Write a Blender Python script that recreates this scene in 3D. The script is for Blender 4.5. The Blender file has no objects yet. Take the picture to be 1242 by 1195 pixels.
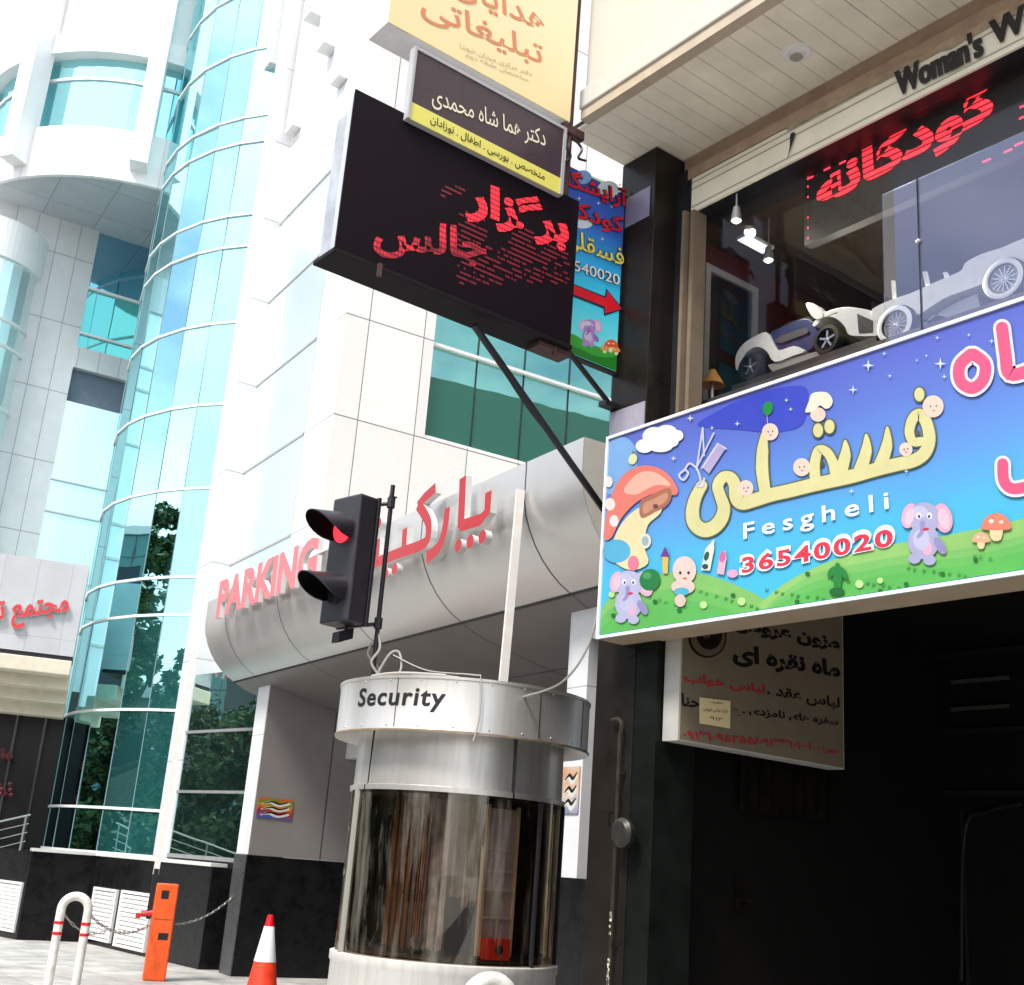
import bpy, bmesh, math, random
import numpy as np
from mathutils import Vector, Matrix
from mathutils.geometry import tessellate_polygon
R = math.radians
S = bpy.context.scene
COL = S.collection
random.seed(7)

# ------------------------------------------------------------------ camera
FOC, YAW, PITCH, ROLL = 1467.6, R(37.0), R(17.53), R(4.37)      # focal length in photo pixels (1242 wide)
EYE = Vector((0, 0, 1.55))
_cp, _sp = math.cos(PITCH), math.sin(PITCH)
FW = Vector((math.sin(YAW)*_cp, math.cos(YAW)*_cp, _sp))
_r = Vector((math.cos(YAW), -math.sin(YAW), 0)); _u = _r.cross(FW)
RT = math.cos(ROLL)*_r + math.sin(ROLL)*_u
UP = -math.sin(ROLL)*_r + math.cos(ROLL)*_u
cam = bpy.data.cameras.new('camera'); co = bpy.data.objects.new('camera', cam); COL.objects.link(co)
co.matrix_world = Matrix(((RT.x, UP.x, -FW.x, EYE.x), (RT.y, UP.y, -FW.y, EYE.y), (RT.z, UP.z, -FW.z, EYE.z), (0, 0, 0, 1)))
cam.sensor_fit = 'HORIZONTAL'; cam.sensor_width = 36; cam.lens = 36*FOC/1242
cam.clip_start = 0.05; cam.clip_end = 2000
S.camera = co
# ------------------------------------------------------------------ light
SUN_AZ, SUN_EL = 252.0, 52.0
S.view_settings.view_transform = 'Standard'; S.view_settings.look = 'None'
S.view_settings.exposure = 1.42; S.view_settings.gamma = 1
S.render.resolution_x = 1024; S.render.resolution_y = 985
W = bpy.data.worlds.new('World'); S.world = W; W.use_nodes = True
wn = W.node_tree.nodes; wl = W.node_tree.links; wn.clear()
sky = wn.new('ShaderNodeTexSky'); sky.sky_type = 'NISHITA'; sky.sun_disc = False
sky.sun_elevation = R(SUN_EL); sky.sun_rotation = R(SUN_AZ); sky.dust_density = 3.0; sky.ozone_density = 1.0
wtc = wn.new('ShaderNodeTexCoord'); wno = wn.new('ShaderNodeTexNoise'); wno.inputs['Scale'].default_value = 2.2
wno.inputs['Detail'].default_value = 6; wno.inputs['Roughness'].default_value = 0.55
wmp = wn.new('ShaderNodeMapping'); wmp.inputs['Scale'].default_value = (1, 1, 2.2)
wl.new(wtc.outputs['Generated'], wmp.inputs['Vector']); wl.new(wmp.outputs[0], wno.inputs['Vector'])
wra = wn.new('ShaderNodeValToRGB'); wra.color_ramp.elements[0].position = 0.36; wra.color_ramp.elements[1].position = 0.62
wl.new(wno.outputs['Fac'], wra.inputs['Fac'])
wmx = wn.new('ShaderNodeMix'); wmx.data_type = 'RGBA'
wl.new(wra.outputs['Color'], wmx.inputs['Factor']); wl.new(sky.outputs['Color'], wmx.inputs[6])
wmx.inputs[7].default_value = (8.5, 8.7, 9.0, 1)                  # bright hazy cloud
wbg = wn.new('ShaderNodeBackground'); wbg.inputs['Strength'].default_value = 0.085
wl.new(wmx.outputs[2], wbg.inputs['Color']); wo = wn.new('ShaderNodeOutputWorld'); wl.new(wbg.outputs[0], wo.inputs['Surface'])
sl = bpy.data.lights.new('sun', 'SUN'); sl.energy = 1.7; sl.angle = R(12); sl.color = (1, 0.96, 0.9)
so = bpy.data.objects.new('sun', sl); COL.objects.link(so)
sd = Vector((math.sin(R(SUN_AZ))*math.cos(R(SUN_EL)), math.cos(R(SUN_AZ))*math.cos(R(SUN_EL)), math.sin(R(SUN_EL))))
so.rotation_euler = sd.to_track_quat('Z', 'Y').to_euler(); so.location = (-30, 0, 40)
S.cycles.max_bounces = 10; S.cycles.transparent_max_bounces = 16; S.cycles.glossy_bounces = 6
S.cycles.use_denoising = True; S.cycles.sample_clamp_indirect = 8

# ------------------------------------------------------------------ helpers
def ray(x, y):
    x, y = float(x), float(y)
    return FW + ((x-621)*RT - (y-597.5)*UP)/FOC
class Frame:
    """a flat plane in the world: origin o, right r, up u, facing n"""
    def __init__(s, o, r, u=(0, 0, 1)):
        s.o, s.r, s.u = Vector(o), Vector(r).normalized(), Vector(u).normalized(); s.n = s.r.cross(s.u)
    def px(s, x, y):                      # the plane point seen at photo pixel (x, y)
        v = ray(x, y); t = (s.o-EYE).dot(s.n)/v.dot(s.n); p = EYE+v*t-s.o
        return (p.dot(s.r), p.dot(s.u))
    def w(s, a, b, d=0.0):
        a, b, d = float(a), float(b), float(d)
        return s.o+s.r*a+s.u*b+s.n*d
ROOTS = {}
class MB:
    def __init__(s): s.v, s.f, s.m = [], [], []
    def add(s, vs, fs, mi=0):
        k = len(s.v); s.v += [tuple(p) for p in vs]
        for f in fs: s.f.append(tuple(k+i for i in f)); s.m.append(mi)
        return s
    def box(s, x0, x1, y0, y1, z0, z1, mi=0):
        x0, x1 = sorted((x0, x1)); y0, y1 = sorted((y0, y1)); z0, z1 = sorted((z0, z1))
        return s.add([(x0,y0,z0),(x1,y0,z0),(x1,y1,z0),(x0,y1,z0),(x0,y0,z1),(x1,y0,z1),(x1,y1,z1),(x0,y1,z1)],
              [(0,3,2,1),(4,5,6,7),(0,1,5,4),(1,2,6,5),(2,3,7,6),(3,0,4,7)], mi)
    def fbox(s, fr, a0, a1, b0, b1, d0, d1, mi=0):       # box in a frame, depth d0..d1 along the normal
        a0, a1 = sorted((a0, a1)); b0, b1 = sorted((b0, b1)); d0, d1 = sorted((d0, d1))
        P = [fr.w(a, b, d) for d in (d0, d1) for a, b in ((a0,b0),(a1,b0),(a1,b1),(a0,b1))]
        return s.add(P, [(0,3,2,1),(4,5,6,7),(0,1,5,4),(1,2,6,5),(2,3,7,6),(3,0,4,7)], mi)
    def obox(s, c, ax, ay, az, mi=0):                    # oriented box: centre and three half-vectors
        c, ax, ay, az = Vector(c), Vector(ax), Vector(ay), Vector(az)
        P = [c+i*ax+j*ay+k*az for k in (-1,1) for i, j in ((-1,-1),(1,-1),(1,1),(-1,1))]
        return s.add(P, [(0,3,2,1),(4,5,6,7),(0,1,5,4),(1,2,6,5),(2,3,7,6),(3,0,4,7)], mi)
    def fpoly(s, fr, pts, d=0.0, mi=0):                  # flat polygon on a frame
        tri = tessellate_polygon([[Vector((a, b, 0)) for a, b in pts]])
        P = [fr.w(a, b, d) for a, b in pts]; out = []
        for t in tri:
            (ax, ay), (bx, by), (cx, cy) = (pts[i] for i in t)
            out.append(t if (bx-ax)*(cy-ay)-(by-ay)*(cx-ax) > 0 else t[::-1])
        return s.add(P, out, mi)
    def prism(s, fr, pts, d0, d1, mi=0, ms=None):        # polygon extruded along the frame normal
        ms = mi if ms is None else ms
        ar = sum(pts[i][0]*pts[(i+1) % len(pts)][1]-pts[(i+1) % len(pts)][0]*pts[i][1] for i in range(len(pts)))
        if ar < 0: pts = pts[::-1]
        s.fpoly(fr, pts, d1, mi); n = len(pts)
        tri = tessellate_polygon([[Vector((a, b, 0)) for a, b in pts]]); P = [fr.w(a, b, d0) for a, b in pts]; out = []
        for t in tri:
            (ax, ay), (bx, by), (cx, cy) = (pts[i] for i in t)
            out.append(t[::-1] if (bx-ax)*(cy-ay)-(by-ay)*(cx-ax) > 0 else t)
        s.add(P, out, ms)
        return s.add([fr.w(a, b, d0) for a, b in pts]+[fr.w(a, b, d1) for a, b in pts], [(i, (i+1) % n, n+(i+1) % n, n+i) for i in range(n)], ms)
    def tube(s, path, r, seg=10, mi=0, cap=True):
        path = [Vector(p) for p in path]; n = len(path)
        rs = r if isinstance(r, (list, tuple)) else [r]*n
        t0 = (path[1]-path[0]).normalized(); ref = Vector((0,0,1)) if abs(t0.z) < .9 else Vector((1,0,0))
        a = t0.cross(ref).normalized(); V = []
        for i, p in enumerate(path):
            t = (path[min(i+1, n-1)]-path[max(i-1, 0)]).normalized()
            a = (a-t*a.dot(t)).normalized(); b = t.cross(a)
            V += [p+(a*math.cos(2*math.pi*k/seg)+b*math.sin(2*math.pi*k/seg))*rs[i] for k in range(seg)]
        F = [(i*seg+k, i*seg+(k+1) % seg, (i+1)*seg+(k+1) % seg, (i+1)*seg+k) for i in range(n-1) for k in range(seg)]
        if cap: F += [tuple(range(seg))[::-1], tuple((n-1)*seg+k for k in range(seg))]
        return s.add(V, F, mi)
    def lathe(s, prof, c, seg=48, a0=0, a1=360, mi=0, close=False):   # prof: (r, z)
        full = abs(a1-a0) >= 359.9; n = seg if full else seg+1; V = []
        for k in range(n):
            a = R(a0+(a1-a0)*k/seg); V += [(c[0]+r*math.cos(a), c[1]+r*math.sin(a), z) for r, z in prof]
        m = len(prof); F = []
        for k in range(seg):
            k2 = (k+1) % n
            F += [(k*m+j, k2*m+j, k2*m+j+1, k*m+j+1) for j in range(m-1)]
        return s.add(V, F, mi)
    def sphere(s, c, r, seg=16, mi=0, sc=(1,1,1)):
        V, F = [], []; h = seg//2
        for i in range(h+1):
            th = math.pi*i/h
            for k in range(seg):
                V.append((c[0]+r*sc[0]*math.sin(th)*math.cos(2*math.pi*k/seg), c[1]+r*sc[1]*math.sin(th)*math.sin(2*math.pi*k/seg), c[2]+r*sc[2]*math.cos(th)))
        for i in range(h):
            for k in range(seg): F.append((i*seg+k, (i+1)*seg+k, (i+1)*seg+(k+1) % seg, i*seg+(k+1) % seg))
        return s.add(V, F, mi)
    def build(s, name, mats, parent=None, smooth=False, bev=0, solid=0, local=False):
        base = Vector((0,0,0)); rot = None
        if parent is not None and not local:
            base, rot = ROOTS[parent.name]
        me = bpy.data.meshes.new(name)
        V = [Vector(p)-base for p in s.v]
        if rot: V = [rot @ v for v in V]
        me.from_pydata([tuple(v) for v in V], [], s.f)
        if not isinstance(mats, (list, tuple)): mats = [mats]
        for m in mats: me.materials.append(m)
        me.polygons.foreach_set('material_index', s.m)
        bm = bmesh.new(); bm.from_mesh(me)
        bmesh.ops.remove_doubles(bm, verts=bm.verts, dist=1e-5)
        if solid != 2: bmesh.ops.recalc_face_normals(bm, faces=bm.faces)
        bm.to_mesh(me); bm.free()
        if smooth:
            me.polygons.foreach_set('use_smooth', [True]*len(me.polygons))
            try: me.set_sharp_from_angle(angle=R(38))
            except Exception: pass
        me.update()
        o = bpy.data.objects.new(name, me); COL.objects.link(o)
        if parent is not None:
            o.parent = parent; ROOTS[o.name] = ROOTS[parent.name]
        else: ROOTS[o.name] = (base, rot)
        if bev:
            b = o.modifiers.new('bevel', 'BEVEL'); b.width = bev; b.segments = 2; b.limit_method = 'ANGLE'; b.angle_limit = R(40)
        return o
def tag(o, label, cat, group=None):
    o['label'] = label; o['category'] = cat
    if group: o['group'] = group
    return o
def thing(name, loc, label, cat, group=None, rotz=0.0):
    o = bpy.data.objects.new(name, None); COL.objects.link(o); o.empty_display_size = .2
    o.location = loc; o.rotation_euler = (0, 0, rotz)
    ROOTS[o.name] = (Vector(loc), Matrix.Rotation(-rotz, 3, 'Z') if rotz else None)
    return tag(o, label, cat, group)
def dup(root, delta=(0,0,0), rotz=None, label=None):
    r = root.copy(); COL.objects.link(r); r.location = Vector(root.location)+Vector(delta)
    if rotz is not None: r.rotation_euler = (0, 0, rotz)
    if label: r['label'] = label
    def rec(a, b):
        for ch in list(a.children):
            c = ch.copy(); COL.objects.link(c); c.parent = b; rec(ch, c)
    rec(root, r); return r
def cat_rom(pts, n=6, closed=False):
    P = [np.array(p, float) for p in pts]; out = []; m = len(P)
    for i in range(m if closed else m-1):
        g = (lambda k: P[k % m]) if closed else (lambda k: P[min(max(k, 0), m-1)])
        p0, p1, p2, p3 = g(i-1), g(i), g(i+1), g(i+2)
        for k in range(n):
            t = k/n; out.append(.5*((2*p1)+(-p0+p2)*t+(2*p0-5*p1+4*p2-p3)*t*t+(-p0+3*p1-3*p2+p3)*t**3))
    if not closed: out.append(P[-1])
    return [tuple(p) for p in out]
def ribbon(pts, w):                                     # closed outline of a brush stroke, width w (number or list), round ends
    P = [np.array(p, float) for p in pts]; n = len(P)
    ws = [w]*n if not isinstance(w, (list, tuple)) else list(np.interp(np.linspace(0, 1, n), np.linspace(0, 1, len(w)), w))
    L, Rr = [], []
    for i in range(n):
        t = P[min(i+1, n-1)]-P[max(i-1, 0)]; t = t/(np.hypot(*t)+1e-9); q = np.array((-t[1], t[0]))
        L.append(P[i]+q*ws[i]/2); Rr.append(P[i]-q*ws[i]/2)
    return L, Rr
# ------------------------------------------------------------------ text (Persian letters joined by hand)
_PF = {'ا': 'FE8D FE8E', 'آ': 'FE81 FE82', 'ب': 'FE8F FE90 FE91 FE92', 'پ': 'FB56 FB57 FB58 FB59', 'ت': 'FE95 FE96 FE97 FE98',
 'ج': 'FE9D FE9E FE9F FEA0', 'ح': 'FEA1 FEA2 FEA3 FEA4', 'خ': 'FEA5 FEA6 FEA7 FEA8', 'د': 'FEA9 FEAA', 'ر': 'FEAD FEAE', 'ز': 'FEAF FEB0',
 'س': 'FEB1 FEB2 FEB3 FEB4', 'ش': 'FEB5 FEB6 FEB7 FEB8', 'ص': 'FEB9 FEBA FEBB FEBC', 'ط': 'FEC1 FEC2 FEC3 FEC4', 'ع': 'FEC9 FECA FECB FECC',
 'غ': 'FECD FECE FECF FED0', 'ف': 'FED1 FED2 FED3 FED4', 'ق': 'FED5 FED6 FED7 FED8', 'ک': 'FB8E FB8F FB90 FB91', 'گ': 'FB92 FB93 FB94 FB95',
 'ل': 'FEDD FEDE FEDF FEE0', 'م': 'FEE1 FEE2 FEE3 FEE4', 'ن': 'FEE5 FEE6 FEE7 FEE8', 'ه': 'FEE9 FEEA FEEB FEEC', 'و': 'FEED FEEE', 'ی': 'FBFC FBFD FBFE FBFF'}
def fa(s):                                              # right-to-left Persian -> glyphs in drawing order
    out = []; n = len(s)
    def joins_next(c): return c in _PF and len(_PF[c].split()) == 4
    for i, c in enumerate(s):
        if c not in _PF: out.append(c); continue
        f = _PF[c].split(); pv = i > 0 and joins_next(s[i-1]); nx = i < n-1 and s[i+1] in _PF and len(f) == 4
        k = (3 if nx else 1) if pv else (2 if nx else 0)
        out.append(chr(int(f[k], 16)))
    r = ''.join(out)[::-1]
    import re                                           # numbers keep their own order
    return re.sub(r'[۰-۹0-9]+', lambda m: m.group(0)[::-1], r)
def text_mb(string, fr, bl, br, tl, d=0.004, bold=0.0, mi=0, extrude=0.0, mside=None, mb=None, shear=0.0, space=1.0):
    """lay a string on a frame: its bounding box is stretched to the parallelogram bl, br, tl (frame coordinates)"""
    c = bpy.data.curves.new('t', 'FONT'); c.body = string; c.size = 1; c.offset = bold; c.resolution_u = 4; c.shear = shear; c.space_character = space
    o = bpy.data.objects.new('t', c); COL.objects.link(o); bpy.context.view_layer.update()
    me = bpy.data.meshes.new_from_object(o.evaluated_get(bpy.context.evaluated_depsgraph_get()))
    V = [v.co.copy() for v in me.vertices]; F = [tuple(p.vertices) for p in me.polygons]
    bpy.data.objects.remove(o); bpy.data.curves.remove(c); bpy.data.meshes.remove(me)
    x0 = min(v.x for v in V); x1 = max(v.x for v in V); y0 = min(v.y for v in V); y1 = max(v.y for v in V)
    bl, br, tl = Vector((*bl, 0)), Vector((*br, 0)), Vector((*tl, 0)); mb = mb or MB()
    Q = [bl+(br-bl)*((v.x-x0)/(x1-x0))+(tl-bl)*((v.y-y0)/(y1-y0)) for v in V]
    F2 = []
    for f in F:
        ar = sum(Q[f[i]].x*Q[f[(i+1) % len(f)]].y-Q[f[(i+1) % len(f)]].x*Q[f[i]].y for i in range(len(f)))
        F2.append(f if ar > 0 else f[::-1])
    par = list(range(len(Q)))                            # letters of a joined word overlap: keep each on a level of its own
    def root(i):
        while par[i] != i: par[i] = par[par[i]]; i = par[i]
        return i
    for f in F:
        for i in f[1:]: par[root(i)] = root(f[0])
    lev = {}
    zl = [lev.setdefault(root(i), len(lev))*2.5e-5 for i in range(len(Q))]
    mb.add([fr.w(q.x, q.y, d+extrude+z) for q, z in zip(Q, zl)], F2, mi)
    if extrude:
        ed = {}
        for f in F2:
            for i in range(len(f)):
                e = (f[i], f[(i+1) % len(f)]); ed[e] = 1
        k = [e for e in ed if (e[1], e[0]) not in ed]
        P0 = [fr.w(q.x, q.y, d) for q in Q]; P1 = [fr.w(q.x, q.y, d+extrude+z) for q, z in zip(Q, zl)]; n = len(Q)
        mb.add(P0+P1, [(a, b, n+b, n+a) for a, b in k], mi if mside is None else mside)
    return mb
def tpx(string, fr, bl, br, tl, **k):
    return text_mb(string, fr, fr.px(*bl), fr.px(*br), fr.px(*tl), **k)

# ------------------------------------------------------------------ materials
def lin(c): return tuple(((v/255/12.92) if v/255 <= .04045 else ((v/255+.055)/1.055)**2.4) for v in c)
MAT = {}
def mat(name, col, rough=.6, metal=0.0, spec=.5, noise=0.0, nscale=8.0, bump=0.0, bscale=40.0, coat=0.0):
    if name in MAT: return MAT[name]
    m = bpy.data.materials.new(name); m.use_nodes = True; MAT[name] = m
    nt = m.node_tree; N = nt.nodes; L = nt.links; b = N['Principled BSDF']
    b.inputs['Base Color'].default_value = (*col, 1); b.inputs['Roughness'].default_value = rough
    b.inputs['Metallic'].default_value = metal; b.inputs['Specular IOR Level'].default_value = spec; b.inputs['Coat Weight'].default_value = coat
    if noise or bump:
        tc = N.new('ShaderNodeTexCoord')
    if noise:
        t = N.new('ShaderNodeTexNoise'); t.inputs['Scale'].default_value = nscale; t.inputs['Detail'].default_value = 7; t.inputs['Roughness'].default_value = .62
        L.new(tc.outputs['Object'], t.inputs['Vector'])
        r = N.new('ShaderNodeMapRange'); r.inputs[1].default_value = .3; r.inputs[2].default_value = .7; r.inputs[3].default_value = 1-noise; r.inputs[4].default_value = 1+noise*.5
        L.new(t.outputs['Fac'], r.inputs[0])
        h = N.new('ShaderNodeMix'); h.data_type = 'RGBA'; h.blend_type = 'MULTIPLY'; h.inputs[0].default_value = 1; h.inputs[6].default_value = (*col, 1)
        L.new(r.outputs[0], h.inputs[7]); L.new(h.outputs[2], b.inputs['Base Color'])
        q = N.new('ShaderNodeMapRange'); q.inputs[3].default_value = max(.02, rough-.12); q.inputs[4].default_value = min(1, rough+.12); L.new(t.outputs['Fac'], q.inputs[0]); L.new(q.outputs[0], b.inputs['Roughness'])
    if bump:
        t2 = N.new('ShaderNodeTexNoise'); t2.inputs['Scale'].default_value = bscale; t2.inputs['Detail'].default_value = 5; L.new(tc.outputs['Object'], t2.inputs['Vector'])
        bp = N.new('ShaderNodeBump'); bp.inputs['Strength'].default_value = bump; bp.inputs['Distance'].default_value = .01
        L.new(t2.outputs['Fac'], bp.inputs['Height']); L.new(bp.outputs[0], b.inputs['Normal'])
    return m
def emit(name, col, s=1.0, stripes=None, dim=0.0):
    if name in MAT: return MAT[name]
    m = bpy.data.materials.new(name); m.use_nodes = True; MAT[name] = m
    N = m.node_tree.nodes; L = m.node_tree.links; b = N['Principled BSDF']
    b.inputs['Base Color'].default_value = (.02, .005, .008, 1); b.inputs['Roughness'].default_value = .5
    b.inputs['Emission Color'].default_value = (*col, 1); b.inputs['Emission Strength'].default_value = s
    if stripes:                                          # rows (and columns) of light diodes: (spacing z, spacing x, duty)
        tc = N.new('ShaderNodeTexCoord'); sp = N.new('ShaderNodeSeparateXYZ'); L.new(tc.outputs['Object'], sp.inputs[0]); fac = None
        for ax, step, duty in stripes:
            d = N.new('ShaderNodeMath'); d.operation = 'DIVIDE'; d.inputs[1].default_value = step; L.new(sp.outputs[ax], d.inputs[0])
            f = N.new('ShaderNodeMath'); f.operation = 'FRACT'; L.new(d.outputs[0], f.inputs[0])
            g = N.new('ShaderNodeMath'); g.operation = 'LESS_THAN'; g.inputs[1].default_value = duty; L.new(f.outputs[0], g.inputs[0])
            if fac is None: fac = g
            else:
                k = N.new('ShaderNodeMath'); k.operation = 'MULTIPLY'; L.new(fac.outputs[0], k.inputs[0]); L.new(g.outputs[0], k.inputs[1]); fac = k
        e = N.new('ShaderNodeMapRange'); e.inputs[3].default_value = s*.12; e.inputs[4].default_value = s; L.new(fac.outputs[0], e.inputs[0])
        if dim:
            t = N.new('ShaderNodeTexNoise'); t.inputs['Scale'].default_value = dim; L.new(tc.outputs['Object'], t.inputs['Vector'])
            mm = N.new('ShaderNodeMapRange'); mm.inputs[1].default_value = .35; mm.inputs[2].default_value = .65; mm.inputs[3].default_value = .1; L.new(t.outputs['Fac'], mm.inputs[0])
            k = N.new('ShaderNodeMath'); k.operation = 'MULTIPLY'; L.new(e.outputs[0], k.inputs[0]); L.new(mm.outputs[0], k.inputs[1]); e = k
        L.new(e.outputs[0], b.inputs['Emission Strength'])
    return m
def panels(name, col, axes, line=(.16, .16, .17), rough=.42, metal=0.0, noise=.08, tone=.05):
    """sheet cladding with open joints; axes: (object axis, spacing, offset, joint width)"""
    m = mat(name, col, rough, metal, noise=noise, nscale=2.5)
    N = m.node_tree.nodes; L = m.node_tree.links; b = N['Principled BSDF']
    tc = N.new('ShaderNodeTexCoord'); sp = N.new('ShaderNodeSeparateXYZ'); L.new(tc.outputs['Object'], sp.inputs[0]); fac = None; cells = []
    for ax, step, off, w in axes:
        a = N.new('ShaderNodeMath'); a.operation = 'SUBTRACT'; a.inputs[1].default_value = off-w/2; L.new(sp.outputs[ax], a.inputs[0])
        d = N.new('ShaderNodeMath'); d.operation = 'DIVIDE'; d.inputs[1].default_value = step; L.new(a.outputs[0], d.inputs[0])
        f = N.new('ShaderNodeMath'); f.operation = 'FRACT'; L.new(d.outputs[0], f.inputs[0])
        fl = N.new('ShaderNodeMath'); fl.operation = 'FLOOR'; L.new(d.outputs[0], fl.inputs[0]); cells.append(fl)
        g = N.new('ShaderNodeMath'); g.operation = 'LESS_THAN'; g.inputs[1].default_value = w/step; L.new(f.outputs[0], g.inputs[0])
        if fac is None: fac = g
        else:
            k = N.new('ShaderNodeMath'); k.operation = 'MAXIMUM'; L.new(fac.outputs[0], k.inputs[0]); L.new(g.outputs[0], k.inputs[1]); fac = k
    cv = N.new('ShaderNodeCombineXYZ')
    for i, c in enumerate(cells[:3]): L.new(c.outputs[0], cv.inputs[i])
    wnz = N.new('ShaderNodeTexWhiteNoise'); L.new(cv.outputs[0], wnz.inputs['Vector'])
    tr = N.new('ShaderNodeMapRange'); tr.inputs[3].default_value = 1-tone; tr.inputs[4].default_value = 1+tone*.4; L.new(wnz.outputs['Value'], tr.inputs[0])
    src = b.inputs['Base Color'].links[0].from_socket if b.inputs['Base Color'].links else None
    mu = N.new('ShaderNodeMix'); mu.data_type = 'RGBA'; mu.blend_type = 'MULTIPLY'; mu.inputs[0].default_value = 1
    if src: L.new(src, mu.inputs[6])
    else: mu.inputs[6].default_value = (*col, 1)
    L.new(tr.outputs[0], mu.inputs[7])
    mx = N.new('ShaderNodeMix'); mx.data_type = 'RGBA'; L.new(fac.outputs[0], mx.inputs[0]); L.new(mu.outputs[2], mx.inputs[6]); mx.inputs[7].default_value = (*line, 1)
    L.new(mx.outputs[2], b.inputs['Base Color'])
    bp = N.new('ShaderNodeBump'); bp.invert = True; bp.inputs['Strength'].default_value = .6; bp.inputs['Distance'].default_value = .01; L.new(fac.outputs[0], bp.inputs['Height']); L.new(bp.outputs[0], b.inputs['Normal'])
    return m
def mirror_glass(name, tint, body, amount=.75, rough=.008, wob=.004):
    """coated facade glass: tinted reflection over a deep coloured body, panes slightly out of true"""
    if name in MAT: return MAT[name]
    m = bpy.data.materials.new(name); m.use_nodes = True; MAT[name] = m
    N = m.node_tree.nodes; L = m.node_tree.links; N.clear()
    g = N.new('ShaderNodeBsdfGlossy'); g.inputs['Color'].default_value = (*tint, 1); g.inputs['Roughness'].default_value = rough
    d = N.new('ShaderNodeBsdfPrincipled'); d.inputs['Base Color'].default_value = (*body, 1); d.inputs['Roughness'].default_value = .2
    fr = N.new('ShaderNodeLayerWeight'); fr.inputs['Blend'].default_value = .28
    r = N.new('ShaderNodeMapRange'); r.inputs[3].default_value = amount; r.inputs[4].default_value = 1.0; L.new(fr.outputs['Fresnel'], r.inputs[0])
    x = N.new('ShaderNodeMixShader'); L.new(r.outputs[0], x.inputs[0]); L.new(d.outputs[0], x.inputs[1]); L.new(g.outputs[0], x.inputs[2])
    tc = N.new('ShaderNodeTexCoord'); t = N.new('ShaderNodeTexNoise'); t.inputs['Scale'].default_value = .9; t.inputs['Detail'].default_value = 2; L.new(tc.outputs['Object'], t.inputs['Vector'])
    bp = N.new('ShaderNodeBump'); bp.inputs['Strength'].default_value = .5; bp.inputs['Distance'].default_value = wob; L.new(t.outputs['Fac'], bp.inputs['Height'])
    L.new(bp.outputs[0], g.inputs['Normal'])
    o = N.new('ShaderNodeOutputMaterial'); L.new(x.outputs[0], o.inputs['Surface']); return m
def clear_glass(name, tint=(1, 1, 1), refl=(1, 1, 1), base=.06, sheen=None, sheenfac=0.0, grow=.6, streak=False):
    if name in MAT: return MAT[name]
    m = bpy.data.materials.new(name); m.use_nodes = True; MAT[name] = m
    N = m.node_tree.nodes; L = m.node_tree.links; N.clear()
    t = N.new('ShaderNodeBsdfTransparent'); t.inputs['Color'].default_value = (*tint, 1)
    g = N.new('ShaderNodeBsdfGlossy'); g.inputs['Color'].default_value = (*refl, 1); g.inputs['Roughness'].default_value = .012
    fr = N.new('ShaderNodeLayerWeight'); fr.inputs['Blend'].default_value = .15
    r = N.new('ShaderNodeMapRange'); r.inputs[3].default_value = base; r.inputs[4].default_value = min(1, base+grow); L.new(fr.outputs['Fresnel'], r.inputs[0])
    src = t
    if sheen:
        d = N.new('ShaderNodeBsdfDiffuse'); d.inputs['Color'].default_value = (*sheen, 1); x0 = N.new('ShaderNodeMixShader'); x0.inputs[0].default_value = sheenfac
        tc = N.new('ShaderNodeTexCoord'); nz = N.new('ShaderNodeTexNoise'); nz.inputs['Scale'].default_value = 1.6; nz.inputs['Detail'].default_value = 3; L.new(tc.outputs['Object'], nz.inputs['Vector'])
        mr = N.new('ShaderNodeMapRange'); 
        if streak:                                       # painted reflection streaks running down the scuffed, curved sheet
            mp = N.new('ShaderNodeMapping'); mp.inputs['Scale'].default_value = (7.5, 7.5, .8); L.new(tc.outputs['Object'], mp.inputs['Vector']); L.new(mp.outputs[0], nz.inputs['Vector']); nz.inputs['Scale'].default_value = 1; nz.inputs['Detail'].default_value = 9; nz.inputs['Roughness'].default_value = .7
        mr.inputs[1].default_value = .5 if streak else .3; mr.inputs[2].default_value = .8 if streak else .7; mr.inputs[3].default_value = 0 if streak else sheenfac*.75; mr.inputs[4].default_value = min(1, sheenfac*(2.0 if streak else 1.3)); L.new(nz.outputs['Fac'], mr.inputs[0]); L.new(mr.outputs[0], x0.inputs[0])
        L.new(t.outputs[0], x0.inputs[1]); L.new(d.outputs[0], x0.inputs[2]); src = x0
    x = N.new('ShaderNodeMixShader'); L.new(r.outputs[0], x.inputs[0]); L.new(src.outputs[0], x.inputs[1]); L.new(g.outputs[0], x.inputs[2])
    o = N.new('ShaderNodeOutputMaterial'); L.new(x.outputs[0], o.inputs['Surface']); return m
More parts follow.
